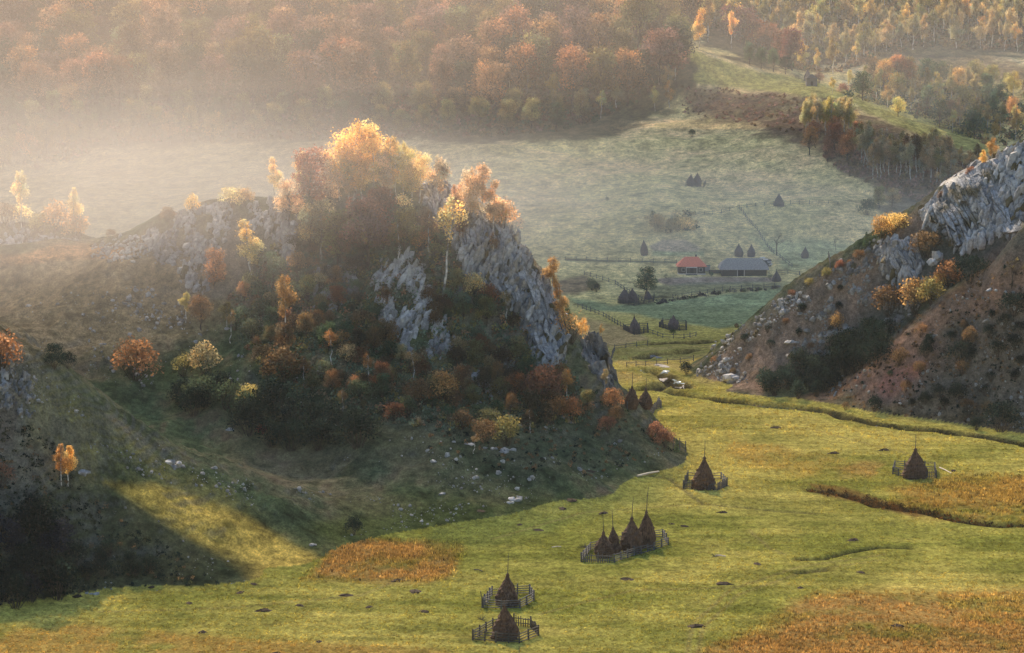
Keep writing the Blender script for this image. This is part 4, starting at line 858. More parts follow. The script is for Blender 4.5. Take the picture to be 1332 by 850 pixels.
# ---------------------------------------------------------------- haystacks, pens, houses and other things people made
def plain_mat(name, a, b, scale=3.0, stretch=(1, 1, 1), rough=1.0, spec=None):
    m, n, N, L = node_mat(name)
    tc = N('ShaderNodeTexCoord'); mp = N('ShaderNodeMapping'); L(tc.outputs['Object'], mp.inputs[0]); mp.inputs['Scale'].default_value = stretch
    no = N('ShaderNodeTexNoise'); no.inputs['Scale'].default_value = scale; no.inputs['Detail'].default_value = 5; no.inputs['Roughness'].default_value = .7
    L(mp.outputs[0], no.inputs[0]); cr = N('ShaderNodeValToRGB'); L(no.outputs[0], cr.inputs[0])
    cr.color_ramp.elements[0].position = .33; cr.color_ramp.elements[0].color = (*b, 1); cr.color_ramp.elements[1].position = .66; cr.color_ramp.elements[1].color = (*a, 1)
    p = N('ShaderNodeBsdfPrincipled'); p.inputs['Roughness'].default_value = rough; p.inputs['Specular IOR Level'].default_value = .15 if spec is None else spec
    bu = N('ShaderNodeBump'); bu.inputs['Distance'].default_value = .05; L(no.outputs[0], bu.inputs['Height'])
    L(cr.outputs[0], p.inputs['Base Color']); L(bu.outputs[0], p.inputs['Normal']); o = N('ShaderNodeOutputMaterial'); L(p.outputs[0], o.inputs[0]); return m
HAY = plain_mat('weathered hay', (.13, .082, .055), (.028, .018, .014), 1.8, (2.4, 2.4, .5))
HAYP = plain_mat('greyed hay', (.16, .13, .13), (.085, .07, .075), 2.2, (2, 2, .5))
WOOD_ = plain_mat('grey weathered wood', (.13, .13, .135), (.025, .028, .032), 5)
WOODD = plain_mat('dark old wood', (.085, .08, .075), (.03, .03, .03), 5)
LOGW = plain_mat('dark log wall', (.09, .075, .065), (.03, .028, .028), 2, (.3, .3, 5))
TILE = plain_mat('red roof tiles', (.85, .27, .17), (.55, .15, .09), 5)
SHING = plain_mat('grey shingle roof', (.36, .33, .30), (.17, .16, .155), 1.6, (2, 1, 1))
PALEW = plain_mat('pale boards', (.62, .58, .55), (.42, .4, .38), 4)
DARKW = plain_mat('dark opening', (.012, .012, .014), (.006, .006, .008), 4)
SOIL = plain_mat('dark crumbly soil', (.045, .03, .018), (.014, .010, .007), 6)
BARKP = plain_mat('peeled log', (.55, .5, .42), (.32, .29, .24), 5)
def box_v(): return np.array([(x, y, z) for z in (0, 1) for y in (-.5, .5) for x in (-.5, .5)], float), np.array([(0, 2, 3, 1), (4, 5, 7, 6), (0, 1, 5, 4), (2, 6, 7, 3), (0, 4, 6, 2), (1, 3, 7, 5)])
def bar_mesh(name, m):
    v, f = box_v(); v = v.copy(); v[4:, :2] *= .82; v[:, 0] += np.array([0, .05, 0, -.05, .04, 0, 0, .05]); return mesh_np(name, v, f, None, False, m)
BARS = {}
def bar(root, name, a, b, wx, wy, m):
    key = (name, m.name)
    if key not in BARS: BARS[key] = bar_mesh(name, m)
    a = Vector(a); b = Vector(b); d = b - a; o = link(name, BARS[key], root)
    q = d.to_track_quat('Z', 'Y').to_matrix().to_4x4()
    o.matrix_basis = Matrix.Translation(a - root.location) @ q @ Matrix.Diagonal((wx, wy, d.length, 1)); return o
def thing(name, label, cat, loc, group=None, rz=0):
    o = bpy.data.objects.new(name, None); col.objects.link(o); o.location = loc; o.rotation_euler = (0, 0, rz); o.empty_display_size = .5
    o['label'] = label; o['category'] = cat
    if group: o['group'] = group
    return o
def gz(x, y): return float(hgt(x, y))
def hay_mesh(prof, h_, R_, seed, mat_):
    r = np.random.default_rng(seed); n = 22; A = Acc(); pz = [q[0] for q in prof]; pr = [q[1] for q in prof]; rows = 20; v = []
    for i in range(rows + 1):
        t = i / rows; rr = np.interp(t, pz, pr) * R_
        for j in range(n):
            an = 2 * math.pi * j / n; k = 1 + .09 * math.sin(an * 2 + seed) + .05 * math.sin(an * 5 + i * .7) + .07 * r.normal()
            v.append((math.cos(an) * rr * k, math.sin(an) * rr * k, t * h_ - .12 + .03 * r.normal()))
    v = np.array(v); f = [(i * n + j, i * n + (j + 1) % n, (i + 1) * n + (j + 1) % n, (i + 1) * n + j) for i in range(rows) for j in range(n)]
    A.add(v, np.array(f))
    # hay ends that stick out of the stack
    m_ = 900; ii = r.integers(0, len(v), m_); p = v[ii] + r.normal(size=(m_, 3)) * .05; out = p * (1, 1, 0); out /= np.linalg.norm(out, axis=1)[:, None] + 1e-6
    d = out * .10 + np.stack([np.zeros(m_), np.zeros(m_), -r.uniform(.15, .4, m_)], 1); s = np.cross(out, (0, 0, 1)) * .035
    lv = np.stack([p - s, p + s, p + d + s * .4, p + d - s * .4], 1).reshape(-1, 3); A.add(lv, np.arange(4 * m_).reshape(-1, 4))
    return A.mesh('hay', mat_)
CONE = [(0, .93), (.12, 1.0), (.3, .93), (.5, .72), (.7, .45), (.85, .22), (.95, .09), (1, .04)]
ONION = [(0, .80), (.2, .98), (.38, 1.0), (.55, .80), (.72, .50), (.86, .22), (.94, .10), (1, .05)]
WAIST = [(0, .95), (.15, 1.05), (.3, .98), (.42, .72), (.55, .74), (.68, .62), (.82, .36), (.93, .12), (1, .05)]
STEEP = [(0, .85), (.2, 1.0), (.42, .96), (.6, .74), (.76, .46), (.88, .22), (1, .03)]
def haystack(px, base, top, hw, poletop, prof, label, group=None, lean=0.0, m=None, seed=1):
    p = hit(px, base); sc = p.y / FPX; h_ = (base - top) * sc * 1.02; R_ = hw * sc
    t = thing('haystack', label, 'haystack', p, group)
    link('hay', hay_mesh(prof, h_, R_, seed, m or HAY), t); rs = np.random.default_rng(seed * 5); t.rotation_euler = (rs.uniform(-.035, .035), rs.uniform(-.05, .05), rs.uniform(0, .5)); t.scale = (rs.uniform(.95, 1.1), rs.uniform(.9, 1.1), 1)
    if poletop:
        L_ = (top - poletop) * sc
        pv, pf = tube([(0, 0, h_ * .8), (lean * .3, 0, h_ + L_ * .4), (lean, 0, h_ + L_)], [.075, .06, .04], 6)
        A = Acc(); A.add(pv, pf); link('pole', A.mesh('pole', WOODD, True), t)
        A = Acc(); a, b = tube([(0, 0, h_ - .35), (0, 0, h_ - .1), (0, 0, h_ + .12)], [R_ * .2, R_ * .13, .05], 9); A.add(a, b); link('cap', A.mesh('cap', HAY, False), t)
    return t
def fence(pts, styles, label, name='pen_fence', cat='fence', h_=1.25, group=None, gap=2.2, m=None, rails=3, world=False, pw=.22, rw=.145):
    W = [Vector((q[0], q[1], gz(q[0], q[1]))) if world else hit(*q) for q in pts]; m = m or WOOD_
    t = thing(name, label, cat, W[0], group); np_ = 0
    for i, (a, b) in enumerate(zip(W[:-1], W[1:])):
        st = styles[i % len(styles)]
        if st == '-': continue
        L_ = (b - a).length; n = max(1, round(L_ / gap)); prev = None
        for j in range(n + 1):
            q = a.lerp(b, j / n); x, y = q.x + random.uniform(-.06, .06), q.y + random.uniform(-.06, .06); z = gz(x, y)
            tp = (x + random.uniform(-.07, .07), y + random.uniform(-.07, .07), z + h_ * random.uniform(.95, 1.2))
            if j or i == 0 or styles[(i - 1) % len(styles)] == '-': bar(t, 'post', (x, y, z - .3), tp, pw, pw, m)
            cur = Vector((x, y, z))
            if prev:
                for k in range(rails if st == 'r' else 2):
                    zz = h_ * ((k + .6) / (rails if st == 'r' else 2.1)); e = random.uniform(-.07, .07)
                    if random.random() < .06: continue
                    d = (cur - prev).normalized() * .14
                    bar(t, 'rail', prev - d + Vector((0, -.06, zz + e)), cur + d + Vector((0, -.06, zz + random.uniform(-.07, .07))), rw, rw * .8, m)
                if st == 'p':
                    k_ = max(2, int((cur - prev).length / .34))
                    for k in range(1, k_):
                        s = prev.lerp(cur, k / k_); zt = gz(s.x, s.y)
                        bar(t, 'picket', (s.x, s.y - .12, zt - .05), (s.x + random.uniform(-.05, .05), s.y - .12, zt + h_ * random.uniform(.8, 1.12)), .17, .15, m)
            prev = cur
    return t
haystack(657, 831, 785, 17.5, None, CONE, 'nearest haystack inside the lowest pen, without a pole', seed=2)
haystack(659, 787, 745, 15.5, 718, CONE, 'haystack with a thin pole in the pen just above the lowest one', seed=3)
haystack(785, 725, 691, 12.5, 669, ONION, 'leftmost of four haystacks in the long pen', lean=-.1, seed=4)
haystack(799, 720, 685, 10.0, 664, WAIST, 'slim waisted haystack, second from the left in the long pen', seed=5)
haystack(822, 718, 672, 14.5, 646, ONION, 'widest haystack in the long pen, third from the left', lean=.25, seed=6)
haystack(841, 712, 664, 11.5, 632, STEEP, 'tall haystack at the right end of the long pen', lean=.35, seed=7)
haystack(915, 636, 594, 15.0, 572, CONE, 'dark haystack in the square pen beyond the hill foot', seed=8)
haystack(1190, 622, 583, 14.5, 564, CONE, 'haystack standing alone in its pen on the right side of the meadow', seed=9)
haystack(821, 531, 502, 8.3, 484, STEEP, 'left one of two haystacks partly hidden by the rocky hill', seed=10)
haystack(839, 531, 505, 10.2, 491, ONION, 'right one of two haystacks partly hidden by the rocky hill', seed=11)
haystack(826, 434, 412, 6.4, 408, STEEP, 'slender greyish haystack by the field fence in the middle valley', m=HAYP, seed=12)
haystack(876, 428, 410, 7.0, None, ONION, 'rounded grey haystack in a pen right of the slender one', m=HAYP, seed=13)
haystack(812, 394, 375, 6.2, None, STEEP, 'left pinkish haystack of the row on the field terrace', m=HAYP, seed=14)
haystack(823, 394, 375, 6.0, None, STEEP, 'middle haystack of the row on the field terrace', m=HAYP, seed=15)
haystack(843, 389, 378, 5.0, None, CONE, 'small haystack right of the dark tree on the terrace', m=HAYP, seed=16)
haystack(961, 334, 317, 5.9, None, ONION, 'left haystack behind the grey barn roof', m=HAYP, seed=17)
haystack(977, 334, 318, 5.6, None, ONION, 'right haystack behind the grey barn roof', m=HAYP, seed=18)
haystack(1047, 336, 321, 5.0, None, ONION, 'haystack in the misty meadow right of the barn', m=HAYP, seed=19)
haystack(1010, 366, 352, 6.0, None, CONE, 'small grey haystack at the right corner of the barnyard', m=HAYP, seed=20)
haystack(898, 242, 227, 4.6, None, STEEP, 'left one of two haystacks high in the misty meadow', m=HAYP, seed=21)
haystack(907, 242, 225, 5.2, None, STEEP, 'right one of two haystacks high in the misty meadow', m=HAYP, seed=22)
haystack(1013, 268, 252, 6.6, None, CONE, 'lone haystack on the pale slope above the barn', m=HAYP, seed=23)
haystack(838, 332, 312, 5.0, None, STEEP, 'blurred slim haystack in the misty field left of the house', m=HAYP, seed=24)
haystack(675, 902, 856, 18.0, 838, CONE, 'haystack below the picture edge, only its pole tip showing', seed=25)
fence([(615,833),(645,836),(676,837),(700,827),(690,816),(668,813),(641,818),(615,833)], ['r', 'r', 'r', 'p', 'p', 'r', 'r'], 'low wooden pen fence round the nearest haystack', h_=1.5, rails=4, m=WOODD)
fence([(628,791),(652,793),(676,792),(694,782),(689,773),(640,775),(628,791)], ['r'], 'wooden rail pen round the second nearest haystack', h_=1.5, rails=4)
fence([(756,731),(799,732),(825,723),(851,716),(869,709),(862,699),(810,704),(768,716),(756,731)], ['p', 'r', 'r', 'r', 'r', 'r', 'r', 'r'], 'long pen of pickets and rails round the four haystacks', h_=1.4, rails=4)
fence([(889,636),(912,638),(934,638),(945,633),(938,624),(895,624),(889,636)], ['p', 'p', 'p', 'r', 'r', 'p'], 'square picket pen round the dark haystack beyond the hill foot', h_=1.5)
fence([(1161,617),(1177,621),(1200,623),(1218,622),(1216,612),(1164,609),(1161,617)], ['r', 'p', 'p', 'r', 'r', 'r'], 'pen round the lone haystack on the right side of the meadow', h_=1.5, rails=4)
fence([(816,533),(847,534),(860,531),(857,525),(820,525),(816,533)], ['p', 'p', 'r', 'r', '-'], 'greenish pen round the two half hidden haystacks', h_=1.5)
fence([(811,429),(826,436),(843,433),(842,427),(811,429)], ['p', 'p', 'r', 'r'], 'small pen round the slender greyish haystack', h_=1.5)
fence([(858,426),(875,431),(893,430),(892,423),(862,421),(858,426)], ['p', 'p', 'r', 'r', 'r'], 'pen round the rounded grey haystack', h_=1.4)
fence([(804,395),(825,398),(850,393),(851,388)], ['p', 'p', 'r'], 'fence in front of the haystack row on the terrace', h_=1.4)
fence([(892,243),(915,244),(918,240)], ['r'], 'fence beside the two haystacks high in the misty meadow', h_=1.6)
FE = dict(name='field_fence', gap=3.4, rails=2, h_=1.3, pw=.17, rw=.13)
fence([(752,400),(785,412),(811,427)], ['r'], 'fence running down to the slender haystack', **FE)
fence([(843,433),(862,440),(890,441),(905,438)], ['r'], 'broken fence between the creek and the haystack pens', **FE)
fence([(762,458),(800,455),(842,450)], ['r'], 'fence crossing the creek meadow behind the pinnacle', **FE)
fence([(850,392),(900,385),(950,378),(1008,374)], ['r'], 'long fence on the terrace edge below the houses', **FE)
fence([(722,338),(790,341),(850,342),(880,343)], ['r'], 'fence line in the mist left of the house', **FE)
fence([(962,272),(985,300),(1003,328),(1030,348)], ['r'], 'fence climbing the slope behind the barn', **FE)
fence([(905,280),(960,272),(1040,266),(1090,266)], ['r'], 'upper fence across the pale misty slope', **FE)
fence([(760,358),(800,370),(835,392)], ['r'], 'fence slanting down past the dark tree', **FE)
fence([(815,478),(840,476),(868,474),(902,470)], ['r'], 'low fence across the creek meadow', **FE)
fence([(876,584),(884,586),(892,588)], ['r'], 'short timber fence at the hill edge', h_=2.2, rails=4, gap=1.8, pw=.16, rw=.12)
fence([(1010,356),(1040,358),(1080,350)], ['r'], 'fence right of the barnyard', **FE)
def quadm(name, pts, m, th=.0):
    v = np.array(pts, float); return mesh_np(name, v, np.array([range(len(v))]), None, False, m)
def solid(name, root, lo, hi, m):
    v, f = box_v(); v = np.array(lo) + (v + (.5, .5, 0)) * (np.array(hi) - np.array(lo)); return link(name, mesh_np(name, v, f, None, False, m), root)
def hip_roof(name, root, x0, x1, y0, y1, z0, z1, inx, m, round_=0.0, oh=.5):
    x0 -= oh; x1 += oh; y0 -= oh; y1 += oh; ym = (y0 + y1) / 2; rows = []
    for t in (0, .25, .5, .75, 1.0):
        b = t ** (1 + round_); rows.append([(x0 + inx * b, y0 + (ym - y0) * t, z0 + (z1 - z0) * t), (x1 - inx * b, y0 + (ym - y0) * t, z0 + (z1 - z0) * t), (x1 - inx * b, y1 + (ym - y1) * t, z0 + (z1 - z0) * t), (x0 + inx * b, y1 + (ym - y1) * t, z0 + (z1 - z0) * t)])
    rows = [[(p[0], p[1], p[2] - .15) for p in rows[0]]] + rows
    v = np.array(rows).reshape(-1, 3); f = [(i * 4 + j, i * 4 + (j + 1) % 4, (i + 1) * 4 + (j + 1) % 4, (i + 1) * 4 + j) for i in range(5) for j in range(4)] + [(3, 2, 1, 0)]
    return link(name, mesh_np(name, v, np.array(f), None, False, m), root)
def house():
    p = hit(900, 357.5); t = thing('farmhouse', 'small log farmhouse with a bright red hipped roof', 'house', p); w_ = 4.15
    w0 = solid('wall', t, (-w_, 0, -.6), (w_, 6, 2.6), LOGW); solid('foundation', t, (-w_ - .15, -.15, -.8), (w_ + .15, 6.1, .35), PALEW)
    hip_roof('roof', t, -w_, w_, 0, 6, 2.6, 5.3, 2.6, TILE)
    pr = solid('porch_roof', t, (-1.9, -1.2, 2.25), (1.6, -.02, 2.4), PALEW)
    for x in (-1.8, 1.5): solid('porch_post', t, (x - .08, -1.15, .1), (x + .08, -.98, 2.25), PALEW)
    solid('porch_floor', t, (-1.9, -1.2, -.2), (1.6, -.16, .15), WOODD)
    solid('door', t, (-.5, -.08, .4), (.5, -.005, 2.2), DARKW)
    for x in (-3.1, 2.3):
        f = solid('window_frame', t, (x - .1, -.05, 1.0), (x + 1.0, -.006, 2.1), PALEW); solid('window_pane', f, (x, -.09, 1.1), (x + .9, -.052, 2.0), DARKW)
    solid('chimney', t, (1.2, 3.4, 4.2), (1.7, 3.9, 5.9), WOOD_)
def barn():
    p = hit(968, 359.5); t = thing('barn', 'long dark timber barn with a heavy grey hipped roof', 'barn', p); w_ = 7.0
    solid('wall', t, (-w_, 0, -.8), (w_, 7, 2.2), LOGW); hip_roof('roof', t, -w_, w_, 0, 7, 2.1, 5.3, 2.6, SHING, .9, .7)
    solid('gate', t, (-1.9, -.08, -.1), (-.1, -.005, 1.9), DARKW)
    for x in (-2.1, 0.0): solid('door_post', t, (x - .1, -.14, -.2), (x + .1, -.01, 2.1), PALEW)
    solid('door_lintel', t, (-2.25, -.2, 1.95), (.15, -.145, 2.25), PALEW)
    for k in range(14): 
        if k in (4, 5, 6): continue
        solid('wall_board', t, (-w_ + .1 + k, -.06, -.3), (-w_ + .3 + k, -.004, 2.1), WOODD)
    p2 = hit(920, 353); s = thing('shed', 'small pale plank shed between house and barn', 'shed', p2)
    solid('wall', s, (-.9, 0, -.3), (.9, 1.8, 1.6), PALEW); solid('roof', s, (-1.05, -.2, 1.6), (1.05, 2.0, 1.75), WOODD)
    p3 = hit(994, 347); s = thing('lean_to', 'low shed with white sheeting on its roof at the right end of the barn', 'shed', p3)
    solid('wall', s, (-1.6, 0, -.5), (2.2, 3.5, 1.9), WOODD)
    for k, (x, y, z, w2) in enumerate([(-1.3, .1, 2.0, 1.3), (.5, .6, 2.1, 1.5), (1.6, -.1, 1.5, 1.2), (-.4, 1.6, 2.6, 1.6), (2.0, -.3, .7, 1.0)]):
        o = solid('sheet', s, (-w2 / 2, -.5, 0), (w2 / 2, .5, .12), PALEW); o.location = (x, y, z); o.rotation_euler = (.35, random.uniform(-.3, .3), random.uniform(-.3, .3))
    solid('roof', s, (-1.8, -.2, 1.9), (2.4, 3.6, 2.02), WOODD)
    solid('yard_wall', thing('yard_wall', 'low board wall between the house and the barn', 'wall', hit(931, 356)), (-2.2, 0, -.3), (1.6, .2, 1.1), WOODD)
def upper_hut():
    p = hit(1056, 112); t = thing('hay_hut', 'grey wooden hay hut on the bright ridge', 'hut', p)
    solid('wall', t, (-2.3, 0, -.4), (2.3, 3.8, 3.2), WOOD_); hip_roof('roof', t, -2.3, 2.3, 0, 3.8, 3.2, 4.9, 2.1, WOODD, 0, .25)
    solid('door', t, (-.5, -.07, 0), (.5, -.005, 1.9), DARKW)
    haystack(1050, 106, 90, 4.3, None, STEEP, 'pointed haystack rising behind the hay hut on the bright ridge', m=HAYP, seed=31)
house(); barn(); upper_hut()
def log_(a, b, r_, label, m=BARKP):
    A_ = hit(*a); B_ = hit(*b); v, f = tube([A_ - A_ + Vector((0, 0, r_)), (B_ - A_) * .5 + Vector((0, 0, r_ + .08)), (B_ - A_) + Vector((0, 0, r_))], [r_, r_ * .9, r_ * .7], 7)
    A = Acc(); A.add(v, f); link('log', A.mesh('log', m, True), None, tuple(A_), label=label, category='log')
log_((829, 621), (857, 615), .22, 'long pale log lying at the foot of the rocky hill'); log_((1222, 609), (1238, 617), .12, 'thin white pole lying right of the lone haystack pen')
log_((931, 724), (944, 725), .14, 'short pale branch lying in the middle of the meadow'); log_((718, 713), (730, 712), .10, 'pale stick lying left of the long pen')
log_((617, 742), (628, 744), .1, 'dark stick lying on the lower meadow', WOODD)
def leaning_plank():
    a = hit(628, 791); t = thing('leaning_post', 'tall slanting plank at the left corner of the second pen', 'post', a); bar(t, 'plank', a + Vector((.15, 0, -.2)), a + Vector((-.35, 0, 2.6)), .3, .12, WOODD)
leaning_plank()
def brush(px, py, s, label):
    p = hit(px, py); r = np.random.default_rng(int(px)); A = Acc()
    for i in range(26):
        d = r.normal(size=3); d[2] = abs(d[2]) * .6; d /= np.linalg.norm(d); v, f = tube([(0, 0, .1), tuple(d * s * .6 + (0, 0, .1)), tuple(d * s + r.normal(size=3) * .1)], [.03, .02, .01], 3); A.add(v, f)
    link('brushwood', A.mesh('brushwood', WOODD), None, tuple(p + Vector((0, 0, .4))), label=label, category='branches')
brush(627, 811, 1.1, 'heap of dark brushwood behind the left side of the lowest pen'); brush(761, 716, 1.2, 'dark brushwood at the left end of the long pen'); brush(930, 728, .8, 'small heap of pale sticks in the open meadow')
MH = [(197,764),(246,785),(100,776),(263,823),(415,835),(390,788),(343,795),(313,771),(552,796),(570,739),(517,756),(676,683),(815,754),(873,682),(940,667),(941,760),(985,734),(1041,765),(906,815),(1168,815),(766,614),(743,651),(732,662),(785,668),(625,665),(700,690),(480,790),(450,775),(330,760),(540,770),(600,860),(360,850),(1240,613),(1150,586),(1085,590),(1010,557),(1110,703),(830,690),(890,685),(1120,745)]
mh = []
for i in range(3):
    r = np.random.default_rng(90 + i); v = []; n = 12
    for k, (rr, z) in enumerate([(1.25, -.12), (1.0, .05), (.75, .25), (.42, .42), (0.12, .5)]):
        for j in range(n): an = 2 * math.pi * j / n; q = rr * (1 + .14 * r.normal()); v.append((math.cos(an) * q, math.sin(an) * q, z + .05 * r.normal()))
    f = [(i2 * n + j, i2 * n + (j + 1) % n, (i2 + 1) * n + (j + 1) % n, (i2 + 1) * n + j) for i2 in range(4) for j in range(n)]; mh.append(mesh_np('molehill', np.array(v), np.array(f), None, False, SOIL))
for a, b in MH:
    p = hit(a, b); s = random.uniform(.38, .85); o = link('molehill', random.choice(mh), None, tuple(p), label='small dark molehill on the green meadow', category='molehill', group='molehills on the meadow')
    o.scale = (s * 1.5, s, s * .9); o.rotation_euler = (0, 0, random.uniform(0, 6))
# water of the creek, between its gravel edges
def water():
    m, n, N, L = node_mat('creek water'); p = N('ShaderNodeBsdfPrincipled'); p.inputs['Base Color'].default_value = (.10, .13, .13, 1); p.inputs['Roughness'].default_value = .08; p.inputs['IOR'].default_value = 1.33
    no = N('ShaderNodeTexNoise'); no.inputs['Scale'].default_value = 2.5; bu = N('ShaderNodeBump'); bu.inputs['Distance'].default_value = .02; L(no.outputs[0], bu.inputs['Height']); L(bu.outputs[0], p.inputs['Normal'])
    o = N('ShaderNodeOutputMaterial'); L(p.outputs[0], o.inputs[0])
    gr = plain_mat('white creek gravel', (.27, .26, .25), (.09, .085, .08), 2.0)
    for poly, up, mt, nm in [([(829,480),(838,477),(846,481),(840,486),(831,485)], .10, m, 'creek_water'), ([(842,473),(852,470),(860,472),(876,477),(875,481),(862,480),(850,478)], .10, gr, 'creek_gravel'),
        ([(851,482),(862,480),(874,484),(876,488),(862,487)], .1, m, 'creek_water'), ([(853,488),(866,487),(874,491),(870,495),(856,493)], .10, gr, 'creek_gravel'), ([(848,466),(862,465),(866,468),(850,469)], .1, gr, 'creek_gravel'),
        ([(870,488),(885,496),(892,502),(886,504),(874,496)], .0, m, 'creek_water'), ([(834,463),(848,459),(862,460),(868,462),(850,464)], .1, gr, 'creek_gravel'), ([(876,447),(893,446),(906,447),(893,450)], .1, gr, 'creek_gravel'), ([(874,497),(888,501),(897,507),(884,505)], .1, gr, 'creek_gravel'), ([(1128,551),(1142,551),(1146,554),(1132,555)], .3, gr, 'creek_gravel'), ([(845,507),(858,505),(862,507),(850,509)], .12, gr, 'creek_gravel')]:
        w_ = [hit(*q) for q in poly]; rim = []; cen = sum(w_, Vector()) / len(w_)
        for i in range(len(w_)):
            a, b = w_[i], w_[(i + 1) % len(w_)]
            for k in range(6): q = a.lerp(b, k / 6); q = cen + (q - cen) * (.62 + .8 * float(fbm(np.array([q.x]), np.array([q.y]), 2.5, 2, 5)[0])); rim.append((q.x, cen.y + (q.y - cen.y) * .62))
        rings = [[(cen.x + (a - cen.x) * t, cen.y + (b - cen.y) * t) for a, b in rim] for t in (.05, .35, .7, 1.0)]; n_ = len(rim)
        v = np.array([(a, b, gz(a, b) + (.14 if k < 3 else -.03)) for k, rg in enumerate(rings) for a, b in rg]); f = np.array([(k * n_ + i, k * n_ + (i + 1) % n_, (k + 1) * n_ + (i + 1) % n_, (k + 1) * n_ + i) for k in range(3) for i in range(n_)])
        link(nm, mesh_np(nm, v, f, None, True, mt), None, None, kind='structure')
water()
# grass, bracken and rushes as tufts, coloured like the ground they grow from
def tufts(poly, n, h_, label, name, seed, d0=340, d1=720, gain=1.0, k=3, size=.12, ragged=.8, lands=(0,)):
    r = np.random.default_rng(seed); p = np.array(poly, float); px = r.uniform(p[:, 0].min(), p[:, 0].max(), n * 2); py = r.uniform(p[:, 1].min(), p[:, 1].max(), n * 2)
    ok = poly_sd(px + r.normal(size=n * 2) * 4, py + r.normal(size=n * 2) * 2, poly) > 0; px, py = px[ok][:n], py[ok][:n]; D = vhit(px, py, d0, d1); a, b = ray(px, py); x = a * D
    fi = np.clip(np.round(np.interp(D, yy, np.arange(NY))).astype(int), 0, NY - 1); fj = np.clip(np.round(np.interp(x / D, tt, np.arange(NT))).astype(int), 0, NT - 1)
    keep = np.isin(ID[fi, fj], lands) & (fbm(x, D, 12, 3, seed) > r.uniform(-.5, .35, len(x))); x, D, fi, fj = x[keep], D[keep], fi[keep], fj[keep]; z = hgt(x, D); c = colr[fi, fj] * gain
    N_ = len(x); off = r.normal(size=(N_, k, 3)) * h_ * .5; base = np.stack([x, D, z], 1)[:, None] + off * (1, 1, 0); hh = h_ * r.uniform(.5, 1.3, (N_, k, 1)); lean = r.normal(size=(N_, k, 3)) * h_ * .35 * (1, 1, 0)
    an = r.uniform(0, 3.14, (N_, k, 1)); s = np.concatenate([np.cos(an), np.sin(an), np.zeros_like(an)], 2) * size * r.uniform(.7, 1.5, (N_, k, 1)); up = np.concatenate([np.zeros_like(hh), np.zeros_like(hh), hh], 2)
    v = np.stack([base - s - (0, 0, .04), base + s - (0, 0, .04), base + s * .35 + up + lean, base - s * .35 + up + lean], 2).reshape(-1, 3)
    cc = np.repeat(np.repeat(c * (1 + ragged * .5 * r.normal(size=(N_, 1))), k, 0) * r.uniform(.7, 1.35, (N_ * k, 1)), 4, 0); A = Acc(); A.add(v, np.arange(len(v)).reshape(-1, 4), np.clip(cc, .005, .9)); link(name, A.mesh(name, LEAFC), None, None, kind='stuff', label=label)
tufts([(-10,700),(400,750),(620,640),(880,600),(1342,590),(1342,860),(-10,860)], 22000, .2, 'rough grass of the near meadow', 'grass', 1, 340, 530, .95, 3, .10, .35)
tufts([(800,450),(900,500),(1342,580),(1342,640),(870,640),(780,560)], 7000, .26, 'grass of the meadow by the ditch', 'grass', 2, 480, 720, .95, 3, .13, .35)
tufts([(388,757),(430,718),(470,700),(606,706),(585,754),(480,760)], 2600, .4, 'dead bracken patch', 'bracken', 3, 400, 460, .95, 4, .10, .6)
tufts([(900,860),(925,838),(1010,806),(1060,772),(1342,770),(1342,860)], 5000, .36, 'dead bracken of the near right patch', 'bracken', 4, 350, 430, .95, 4, .10, .6)
tufts([(1150,655),(1170,640),(1210,626),(1280,618),(1342,612),(1342,684),(1200,668)], 3000, .4, 'dead bracken of the right patch', 'bracken', 5, 430, 520, .95, 4, .12, .6)
def rushes():
    r = np.random.default_rng(8); A = Acc()
    for (x0, y0), (x1, y1), wgt in [(BANK[i], BANK[i + 1], (1, .6, 1, 1.6, 2.2, 1.2, .8, .5, .6, .3)[i]) for i in range(10)]:
        for k in range(int(42 * wgt)):
            t = r.uniform(); x = x0 + (x1 - x0) * t + r.normal() * .9; y = y0 + (y1 - y0) * t + r.normal() * 1.1; z = gz(x, y); s = r.uniform(.4, 1.05) * (.6 + .3 * wgt)
            cen = np.array((x, y, z)) + r.normal(size=(16, 3)) * (.3, .3, .0) * s + (0, 0, 1) * r.uniform(0, .9, (16, 1)) * s; v, f = leaves(cen, .17, r)
            c = C(.05, .035, .016) if r.uniform() < .7 else C(.13, .06, .015); A.add(v, f, c * r.uniform(.6, 1.4))
    link('rushes', A.mesh('rushes', LEAFC), None, None, kind='stuff', label='dark rushes and weeds along the wet bank')
rushes()
undergrowth([(850,394),(900,386),(950,379),(1015,374),(1015,377),(950,382),(900,389),(855,397)], 110, .6, 1.4, [((.09,.08,.08),3),(GREEN_,1)], 'scrubby hedge along the terrace edge', 740, 830, 20, 22, .3)
undergrowth([(835,282),(905,278),(912,300),(850,306)], 50, 1.0, 2.6, [(GREYO, 3), (GREEN_, 1)], 'misty hedge left of the upper fence', 840, 960, 21, 24, .5)
undergrowth([(850,510),(960,523),(1085,538),(1230,562),(1340,580),(1340,586),(1230,567),(1085,543),(960,527),(850,514)], 240, .25, .6, [(GREEN_, 2), (BROWN, 2), (DARK, 2)], 'weeds along the ditch', 540, 640, 22, 12, .09)
